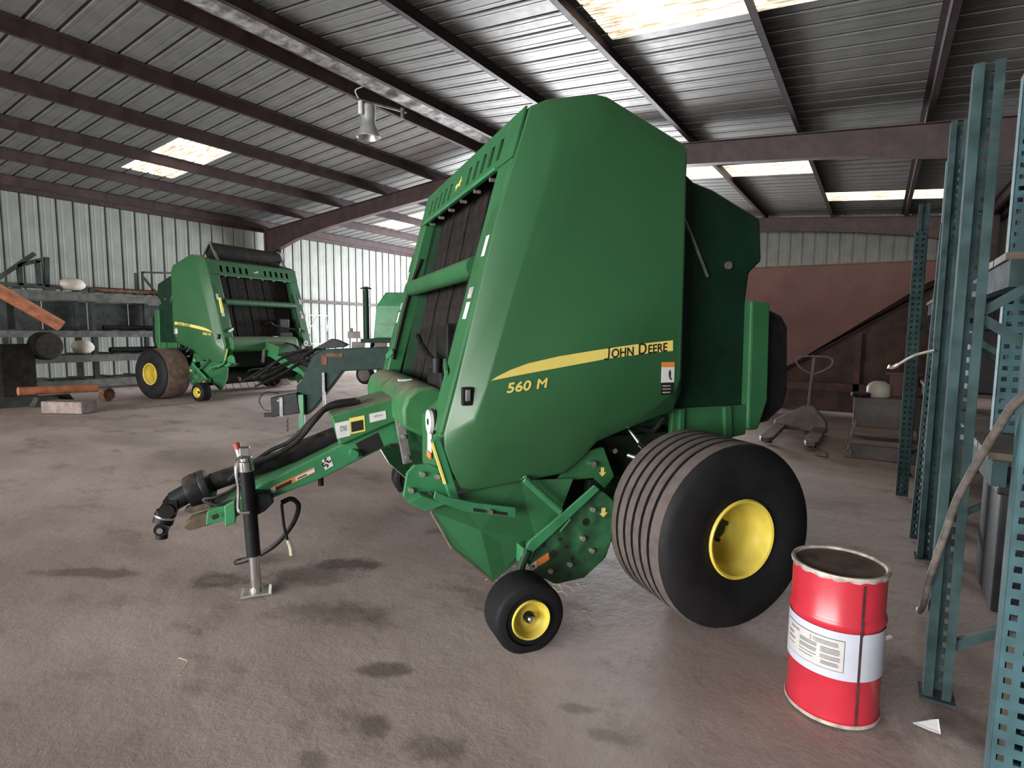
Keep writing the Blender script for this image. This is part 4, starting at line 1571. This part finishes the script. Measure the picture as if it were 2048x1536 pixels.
# ================================================================== grey steel cart with things on it
ct = thing('steel_cart', 'grey steel utility cart between the pallet jack and the racks', 'cart', (-0.27, 8.40, 0), 0.0)
m = MB()
m.box((0.42, 0.30, 0.60), (0.72, 0.50, 0.38))
m.build('cart_box', 'cart_grey', ct, bevel=0.01)
m = MB()
m.box((0.40, 0.30, 0.20), (0.80, 0.56, 0.03))
m.box((0.40, 0.02, 0.225), (0.80, 0.02, 0.05))
m.build('lower_shelf', 'jack_grey', ct, bevel=0.004)
m = MB()
m.box((0.42, 0.05, 0.09), (0.74, 0.03, 0.17))
m.build('skirt_panel', 'cart_grey', ct)
for x, y in ((0.03, 0.04), (0.03, 0.56), (0.80, 0.04), (0.80, 0.56)):
    m = MB()
    m.bar((x + (0.07 if x < 0.4 else -0.03), y, 0.50), (x, y, 0.08), 0.05, 0.03, up=(1, 0, 0))
    m.box((x, y, 0.05), (0.09, 0.05, 0.10))
    m.build('leg', 'jack_grey', ct, bevel=0.004)
m = MB()
m.lathe([(0.12, 0.0), (0.135, 0.02), (0.135, 0.12), (0.11, 0.17), (0.06, 0.20), (0.02, 0.205)], (0, 0, 0), (0, 0, 1), 22, cap0=True, cap1=True)
o = m.build('plastic_bucket', 'white_plastic', None, smooth=True)
o.location = (0.05, 8.64, 0.79)
tag(o, 'cream plastic container standing on the grey cart', 'container')
m = MB()
m.lathe([(0.02, 0.0), (0.10, 0.0), (0.11, 0.015), (0.11, 0.05), (0.10, 0.06)], (0, 0, 0), (0, 0, 1), 22, cap0=True, cap1=True)
o = m.build('filter_lid', 'black_plastic', None, smooth=True)
o.location = (-0.14, 8.47, 0.79)
tag(o, 'flat black round lid on the front corner of the grey cart', 'lid')
m = MB()
m.box((0, 0, 0.14), (0.30, 0.12, 0.28))
m.box((0, 0, 0.29), (0.40, 0.16, 0.03))
o = m.build('tool_box', 'bin_red', None, bevel=0.008)
o.location = (0.32, 8.90, 0.79)
tag(o, 'faded red tool box at the back of the grey cart', 'tool box')

# ================================================================== red grain wagon beyond
wg = thing('grain_wagon', 'big faded red grain wagon with a sloping floor at the far end', 'wagon', (-0.9, 12.5, 0))
m = MB()
m.prism([(-2.6, 2.94), (2.2, 2.90), (2.2, 2.90 - 0.02), (-2.6, 2.92)], -0.03, 0.0)
wt = m.build('top_rail', 'oxide_red', wg)
m = MB()
m.prism([(-2.6, 2.94), (2.2, 2.90), (2.2, 3.25), (1.6, 2.80), (-0.42, 1.04), (-1.4, 0.85), (-2.6, 0.85)][:2] + [(2.2, 2.80), (1.60, 2.52), (1.27, 2.28), (-0.41, 1.05), (-0.9, 0.75), (-2.6, 0.75)], 0.0, 0.05)
m.build('side_sheet', 'bin_red', wg)
m = MB()
m.add([(2.2, 0.05, 2.80), (-0.9, 0.05, 0.75), (-0.9, 2.3, 0.75), (2.2, 2.3, 2.80)], [(0, 1, 2, 3)])
m.add([(2.2, 0.05, 2.77), (-0.9, 0.05, 0.72), (-0.9, 2.3, 0.72), (2.2, 2.3, 2.77)], [(3, 2, 1, 0)])
m.build('sloping_floor', 'bin_dark', wg)
m = MB()
m.prism([(-2.6, 2.94), (2.2, 2.90), (2.2, 2.80), (-0.9, 0.75), (-2.6, 0.75)], 2.3, 2.35)
m.build('side_sheet', 'bin_red', wg)
m = MB()
m.box((-2.58, 1.17, 1.85), (0.05, 2.3, 2.2))
m.build('end_sheet', 'bin_red', wg)
m = MB()
m.prism([(-2.5, 0.05), (2.15, 0.05), (2.15, 2.70), (-0.9, 0.69), (-2.5, 0.69)], 0.30, 0.34)
m.build('shade_panel', 'underside_shade', wg)  # dark brown sheet added to stand for the shadow under the hopper
for y in (0.20, 1.75):
    m = MB()
    m.box((-0.2, y, 0.55), (4.6, 0.10, 0.16))
    m.build('chassis_rail', 'bin_dark', wg)
for x in (0.6, 1.7):
    m = MB()
    m.box((x, 0.20, 0.9 + (x - 0.6) * 0.33), (0.10, 0.10, 1.4 + (x - 0.6) * 0.66))
    m.build('support_post', 'bin_dark', wg)
for k, (x, y) in enumerate(((-1.6, 0.35), (1.5, 0.35), (-1.6, 1.85), (1.5, 1.85))):
    if k == 0:
        m = MB()
        m.lathe([(0.2, -0.11), (0.34, -0.12), (0.39, -0.08), (0.39, 0.08), (0.34, 0.12), (0.2, 0.11)], (0, 0, 0), (0, 1, 0), 28, cap0=True, cap1=True)
        wme_ = m.mesh('wagon_wheel', 'rubber', True)
    o = link('wagon_wheel', wme_, wg)
    o.location = (x, y, 0.39)
m = MB()
for x in (0.15, 0.52):
    m.box((x, -0.015, 2.99), (0.03, 0.03, 0.10))
m.box((0.34, -0.015, 2.955), (0.10, 0.03, 0.04))
m.build('rail_bracket', 'jack_grey', wg)

# ================================================================== green planter implement in the middle distance
im = thing('planter_implement', 'dark green implement frame with gooseneck drawbar behind the near baler', 'implement', (-7.45, 5.55, 0), 0.5734)
# local x runs to the camera's right, y away from it
neck = [(-0.12, 0.42), (0.05, 0.30), (0.28, 0.52), (0.75, 0.93), (1.7, 1.0), (1.7, 1.36), (0.30, 1.30), (0.12, 1.26), (-0.02, 0.85), (-0.12, 0.70)]
m = MB()
m.prism([(-0.10, 0.30), (0.05, 0.26), (0.16, 0.36), (0.62, 0.95), (1.9, 1.02), (1.9, 1.36), (0.20, 1.28), (-0.02, 0.80), (-0.10, 0.72)], 0.0, 0.18)
m.build('gooseneck', 'blue_green', im, bevel=0.015)
m = MB()
m.box((-0.005, -0.06, 0.28), (0.085, 0.06, 0.62))
m.box((-0.005, -0.06, 0.012), (0.16, 0.16, 0.02))
m.build('stand_leg', 'green_light', im, bevel=0.006)
m = MB()
m.prism([(-0.47, 0.54), (-0.06, 0.62), (-0.02, 0.30), (-0.46, 0.24)], -0.10, 0.10)
m.box((-0.52, 0.0, 0.26), (0.18, 0.06, 0.06))
hitch_o = m.build('hitch_head', 'black_steel', im, bevel=0.012)
m = MB()
m.box((-0.30, -0.105, 0.40), (0.05, 0.02, 0.30))
m.cyl((-0.34, -0.12, 0.50), (-0.34, -0.10, 0.50), 0.02, n=10)
m.build('hitch_strap', 'steel_grey', hitch_o)
m = MB()
for k in range(6):
    z = 0.20 - 0.035 * k
    m.lathe([(0.014, -0.006), (0.022, 0.0), (0.014, 0.006)], (-0.23, -0.06, z), (1, 0, 0) if k % 2 else (0, 1, 0), 10)
m.build('safety_chain', 'rusty', im, smooth=True)
random.seed(11)
for k in range(9):
    m = MB()
    a = Vector((0.35 - 0.06 * k % 0.3, random.uniform(-0.05, 0.15), 1.30))
    b = Vector((-0.45 - random.uniform(0, 0.35), random.uniform(-0.3, 0.3), random.uniform(0.75, 1.1)))
    mid = (a + b) / 2 + Vector((0, random.uniform(-.1, .1), random.uniform(-0.10, 0.12)))
    c = b + Vector((-0.1, 0.0, random.uniform(-0.15, 0.05)))
    m.tube([a, mid, b, c], random.uniform(0.012, 0.02), 7)
    m.build('hydraulic_hose', 'black_plastic', im, smooth=True)
m = MB()
m.tube([(-0.35, -0.05, 0.60), (-0.55, -0.05, 0.62), (-0.66, -0.05, 0.50), (-0.60, -0.05, 0.36), (-0.5, -0.05, 0.33)], 0.008, 6)
m.build('wiring_lead', 'black_plastic', im, smooth=True)
m = MB()
m.box((0.34, -0.006, 1.13), (0.09, 0.008, 0.16))
m.box((0.50, -0.006, 1.20), (0.26, 0.008, 0.06))
m.build('bare_patch', 'rusty', im)
m = MB()
m.prism([(0.15, 1.28), (0.45, 1.45), (0.55, 1.43), (0.70, 1.36), (0.62, 1.32)], 0.02, 0.16)
m.build('hose_guide', 'black_steel', im, bevel=0.008)
m = MB()
m.box((0.34, -0.04, 0.62), (0.04, 0.04, 0.62))
m.build('drop_link', 'steel_grey', im)
# hopper hood and post standing on the frame
m = MB()
m.box((1.55, 1.6, 1.40), (1.9, 0.9, 0.07))
m.build('hopper_frame', 'blue_green', im)
m = MB()
m.add([(0.75, 1.45, 1.44), (1.75, 1.45, 1.44), (1.75, 2.1, 1.44), (0.75, 2.1, 1.44), (0.80, 1.48, 2.02), (1.75, 1.48, 2.02), (1.75, 2.1, 2.02), (0.80, 2.1, 2.02),
       (0.95, 1.58, 2.27), (1.70, 1.58, 2.27), (1.70, 2.0, 2.27), (0.95, 2.0, 2.27)],
      [(3, 2, 1, 0), (0, 1, 5, 4), (1, 2, 6, 5), (2, 3, 7, 6), (3, 0, 4, 7), (4, 5, 9, 8), (5, 6, 10, 9), (6, 7, 11, 10), (7, 4, 8, 11), (8, 9, 10, 11)])
ho = m.build('seed_hopper', 'green_light', im, bevel=0.02)
m = MB()
m.bar((0.80, 1.445, 1.70), (1.75, 1.445, 1.70), 0.02, 0.02)
m.build('hopper_rib', 'green_paint', ho)
m = MB()
m.box((1.50, 1.445, 1.50), (0.08, 0.01, 0.05))
m.build('white_label', 'decal_white', ho)
m = MB()
m.cyl((0.62, 1.5, 1.40), (0.62, 1.5, 2.30), 0.05, n=14)
m.lathe([(0.10, 2.32), (0.11, 2.33), (0.03, 2.36), (0.05, 2.22)], (0.62, 1.5, 0), (0, 0, 1), 14, cap0=True)
m.build('marker_post', 'green_dark', im, smooth=True)
m = MB()
m.box((0.42, 1.45, 1.50), (0.22, 0.14, 0.12))
m.cyl((0.36, 1.45, 1.56), (0.36, 1.45, 1.62), 0.03, n=10)
m.build('pump_motor', 'jack_grey', im, bevel=0.01)
m = MB()
for x in (0.55, 0.95, 1.30):
    m.box((x, 1.2, 1.32), (0.22, 0.10, 0.12))
m.build('bearing_block', 'jack_grey', im, bevel=0.01)
for x in (0.62, 0.98, 1.34):
    m = MB()
    m.lathe([(0.03, -0.03), (0.15, -0.04), (0.18, -0.02), (0.18, 0.02), (0.15, 0.04), (0.03, 0.03)], (x, 1.35, 0.80), (0.35, 1, 0), 26, cap0=True, cap1=True)
    g = m.build('press_wheel', 'rubber', im, smooth=True)
    m = MB()
    m.lathe([(0.12, -0.045), (0.11, -0.05), (0.04, -0.045)], (x, 1.35, 0.80), (0.35, 1, 0), 24, cap1=True)
    m.build('wheel_disc', 'jack_grey', g, smooth=True)
    m = MB()
    m.bar((x, 1.40, 0.82), (x + 0.12, 1.5, 1.38), 0.05, 0.05)
    m.build('wheel_arm', 'blue_green', im)
for x in (1.2, 2.3):
    m = MB()
    m.lathe([(0.2, -0.12), (0.36, -0.13), (0.42, -0.09), (0.42, 0.09), (0.36, 0.13), (0.2, 0.12)], (x + 1.2, 2.0, 0.41), (0, 1, 0), 28, cap0=True, cap1=True)
    m.build('transport_wheel', 'rubber', im, smooth=True)
m = MB()
m.box((2.0, 1.0, 1.2), (0.3, 2.2, 0.3))
m.box((2.9, 2.0, 0.85), (2.0, 0.2, 0.5))
m.build('main_frame', 'blue_green', im)

# ================================================================== storage rack on the left with steel stock
sr = thing('storage_rack', 'long dark steel stock rack against the left wall', 'shelving', (0, 0, 0))
SX = -17.0
for y in (4.9, 6.4, 8.1, 9.8):
    for x in (SX, SX - 1.0):
        m = MB()
        m.box((x, y, 1.30), (0.12, 0.10, 2.60))
        m.build('rack_post', 'shelf_steel', sr)
for z, h in ((2.36, 0.22), (1.42, 0.16), (0.80, 0.18), (0.16, 0.20)):
    for x in (SX + 0.08, SX - 1.08):
        m = MB()
        m.box((x, 7.3, z), (0.06, 5.6, h))
        m.build('rack_rail', 'rack_beam', sr)
    for k in range(8):
        m = MB()
        m.box((SX - 0.5, 4.9 + 0.66 * k, z + h / 2 + 0.015), (1.1, 0.16, 0.03))
        m.build('cross_bar', 'shelf_steel', sr)
items = [('steel_pipe', 'rusty', 2.50, -0.10, 0.055, 'rusty pipe lying foremost on the top of the stock rack'),
         ('steel_pipe', 'black_steel', 2.50, -0.28, 0.07, 'black pipe lying behind the rusty one on top of the stock rack'),
         ('steel_pipe', 'black_steel', 1.53, -0.2, 0.06, 'dark pipe on the second shelf of the stock rack'),
         ('steel_pipe', 'black_steel', 0.92, -0.15, 0.075, 'dark pipe on the third shelf of the stock rack'),
         ('steel_pipe', 'steel_grey', 0.92, -0.5, 0.06, 'grey pipe behind the dark one on the third shelf of the stock rack')]
for k, (nm, mt, z, dx, rr, lab) in enumerate(items):
    m = MB()
    ya, yb = 6.45 + 0.12 * k, 9.4 + 0.2 * k
    m.lathe([(rr * 0.8, 0), (rr, 0), (rr, yb - ya), (rr * 0.8, yb - ya), (rr * 0.8, 0)], (SX + dx, ya, z + rr + 0.002), (0, 1, 0), 14)
    o = m.build(nm, mt, None, smooth=True)
    tag(o, lab, 'pipe', 'pipes stored on the stock rack')


def sack(loc, sx, sy, sz, lab, mt='white_plastic'):
    m = MB()
    n, k = 18, 10
    for j in range(k + 1):
        ph = -PI / 2 + PI * j / k
        for i in range(n):
            th = 2 * PI * i / n
            c = abs(math.cos(ph)) ** 0.7
            wob = 1 + 0.05 * math.sin(3 * th + j) + 0.04 * math.sin(5 * th + 2 * j)
            m.v.append(Vector((sx * c * math.cos(th) * wob, sy * c * math.sin(th) * wob, sz * (1 + math.sin(ph)))))
    for j in range(k):
        for i in range(n):
            m.f.append([j * n + i, j * n + (i + 1) % n, (j + 1) * n + (i + 1) % n, (j + 1) * n + i])
            m.m.append(0)
    o = m.build('feed_sack', mt, None, smooth=True)
    o.location = loc
    tag(o, lab, 'sack')


sack((-16.95, 5.98, 2.505), 0.22, 0.27, 0.15, 'pale sack lying on top of the stock rack')
sack((-16.95, 6.12, 0.925), 0.22, 0.24, 0.17, 'pale sack on the third shelf of the stock rack')
for k in range(5):
    m = MB()
    m.box((SX - 1.12, 5.2 + 1.0 * k, 1.88), (0.02, 0.97, 0.80))
    m.build('back_sheet', 'shelf_steel', sr)
# bent iron frame and open crate frame on top of the rack
fr_ = thing('iron_frame', 'dark bent iron frame on top of the stock rack near the left edge', 'scrap iron', (-16.9, 4.9, 2.54))
for a, b in (((0, -0.5, 0.0), (0, 0.35, 0.78)), ((0, 0.05, 0.02), (0, 0.05, 0.5)), ((0, 0.55, 0.02), (0, 0.58, 0.72)), ((0, 0.40, 0.04), (0, 0.40, 0.62)),
             ((0, 0.05, 0.48), (0, 0.5, 0.66)), ((0, -0.6, 0.02), (0, 0.7, 0.02))):
    m = MB()
    m.bar(a, b, 0.09, 0.10, up=(1, 0, 0))
    m.build('iron_bar', 'shelf_steel', fr_)
fr_ = thing('iron_frame', 'thin angle-iron stand on top of the stock rack beside the far baler', 'scrap iron', (-17.43, 8.0, 2.5))
for a, b in (((0, -0.18, 0.02), (0, -0.18, 0.66)), ((0, -0.18, 0.64), (0, 0.8, 0.70)), ((0, -0.15, 0.5), (0, 0.2, 0.02)), ((-0.4, -0.18, 0.02), (-0.4, -0.18, 0.64)), ((0, -0.18, 0.64), (-0.4, -0.18, 0.64))):
    m = MB()
    m.bar(a, b, 0.05, 0.05, up=(1, 0, 0))
    m.build('iron_bar', 'shelf_steel', fr_)
# orange auger tubes
ag = thing('auger', 'orange auger tube slanting down in front of the stock rack at the left edge', 'auger', (-15.6, 4.6, 0))
m = MB()
m.lathe([(0.11, 0), (0.13, 0), (0.13, 2.6), (0.10, 2.6), (0.10, 2.4)], (0.05, 0.62, 1.62), (0.0, -0.82, 0.58), 20)
m.build('auger_tube', 'orange_paint', ag, smooth=True)
m = MB()
m.cyl((0.05, 0.60, 1.635), (0.05, 0.63, 1.615), 0.115, n=18)
m.build('tube_mouth', 'decal_black', ag)
m = MB()
m.bar((0.05, -0.9, 2.4), (0.05, -0.9, 0.0), 0.12, 0.12)
m.box((0.1, -1.0, 1.2), (0.3, 0.5, 1.6))
m.build('auger_stand', 'shelf_steel', ag)
m = MB()
m.cyl((-14.2, 4.00, 0.32), (-14.2, 5.35, 0.28), 0.085, n=18)
lo = m.build('auger_tube', 'orange_paint', None, smooth=True)
tag(lo, 'orange auger tube lying low near the floor at the left edge', 'auger')
m = MB()
m.lathe([(0.03, -0.07), (0.13, -0.08), (0.15, -0.05), (0.15, 0.05), (0.13, 0.08), (0.03, 0.07)], (-13.95, 5.42, 0.15), (1, 0.3, 0), 22, cap0=True, cap1=True)
o = m.build('rusty_wheel', 'rusty', None, smooth=True)
tag(o, 'small rusty wheel on the floor at the end of the low orange tube', 'wheel')
m = MB()
m.prism([(3.3, 0), (5.0, 0), (4.9, 0.18), (3.3, 0.18)], -14.45, -14.36, plane='yz')
m.prism([(4.2, 0.0), (4.7, 0.0), (4.6, 0.17), (4.3, 0.17)], -14.4, -14.1, plane='yz')
o = m.build('timber_skid', 'shelf_steel', None)
tag(o, 'dark skid on the floor under the low orange tube', 'skid')
m = MB()
m.box((0, 0, 0.11), (0.80, 0.36, 0.22))
o = m.build('concrete_block', 'concrete', None, bevel=0.015)
o.location = (-12.66, 4.30, 0)
o.rotation_euler = (0, 0, 0.5)
tag(o, 'grey concrete block lying on the floor by the left baler', 'block')
# big dark machine part behind the auger
m = MB()
m.lathe([(0.1, -0.15), (0.28, -0.15), (0.33, -0.1), (0.33, 0.1), (0.28, 0.15), (0.1, 0.15)], (-16.3, 5.15, 1.15), (1, 0.2, 0), 30, cap0=True, cap1=True)
m.box((-16.4, 4.6, 0.6), (0.5, 0.6, 1.2))
o = m.build('machine_housing', 'belt_dark', None, smooth=True)
tag(o, 'dark round machine housing standing in front of the stock rack', 'machine')

# wire shelf by the wall right of the second baler
ws = thing('wire_stand', 'thin wire stand against the white wall right of the far baler', 'stand', (-19.3, 14.6, 0))
for p, q in (((0, 0, 0), (0, 0, 2.2)), ((0, 1.0, 0), (0, 1.0, 2.1)), ((0, 0, 2.15), (0, 1.15, 2.15)), ((0, 0, 1.0), (0, 1.2, 1.0)), ((0, 0, 1.4), (0, 0.6, 2.15)), ((0, 0, 0.3), (0, 0.7, 1.0)), ((0, 1.0, 1.4), (0, 1.1, 2.0))):
    m = MB()
    m.bar(p, q, 0.03, 0.03)
    m.build('wire_bar', 'steel_grey', ws)

# ================================================================== high-bay lamp under the ridge
lp = thing('high_bay_lamp', 'grey bell-shaped high bay lamp hanging below the ridge', 'lamp', (-8.98, 8.42, 5.50))
m = MB()
m.lathe([(0.24, 0.0), (0.245, 0.012), (0.21, 0.10), (0.15, 0.24), (0.135, 0.34), (0.15, 0.40), (0.15, 0.62), (0.10, 0.66)], (0, 0, 0), (0, 0, 1), 32, cap1=True)
m.build('lamp_bell', 'lamp_shell', lp, smooth=True)
m = MB()
m.lathe([(0.238, 0.002), (0.20, 0.10), (0.14, 0.23), (0.05, 0.30)], (0, 0, 0), (0, 0, 1), 32, cap1=True)
m.build('lamp_reflector', 'lamp_reflector', lp, smooth=True)
m = MB()
m.lathe([(0.025, 0.26), (0.05, 0.18), (0.055, 0.12), (0.03, 0.07), (0.005, 0.06)], (0, 0, 0), (0, 0, 1), 16, cap1=True)
m.build('lamp_bulb', 'decal_white', lp, smooth=True)
m = MB()
m.lathe([(0.04, 0.0), (0.05, 0.02), (0.05, 0.24), (0.04, 0.26)], (0.0, -0.20, 0.40), (0, 0, 1), 16, cap0=True, cap1=True)
m.build('ballast', 'decal_white', lp, smooth=True)
m = MB()
m.bar((-0.05, -0.40, 0.66), (0.25, 0.85, 0.72), 0.05, 0.035)
m.build('hanger_arm', 'steel_grey', lp)
m = MB()
m.tube([(0.0, -0.25, 0.68), (0.02, -0.35, 0.80), (0.05, -0.20, 0.92)], 0.012, 6)
m.build('lamp_lead', 'decal_white', lp, smooth=True)
m = MB()
m.box((0.28, 0.70, 0.64), (0.06, 0.06, 0.22))
m.build('hanger_clamp', 'steel_grey', lp)
# torn silver insulation hanging along the ridge
m = MB()
random.seed(5)
nn = 90
for i in range(nn + 1):
    y = 3.2 + 9.0 * i / nn
    dz = -0.10 - 0.05 * random.random()
    for x, z in ((-9.0, 0.0), (-8.75, dz), (-8.5, dz + 0.03 * random.random()), (-8.2, 0.0)):
        m.v.append(Vector((x, y, roof_z(x) + z + 0.23)))
for i in range(nn):
    for j in range(3):
        m.f.append([4 * i + j, 4 * i + j + 1, 4 * i + j + 5, 4 * i + j + 4])
        m.m.append(0)
o = m.build('ridge_insulation', 'insulation', ceiling, smooth=True)
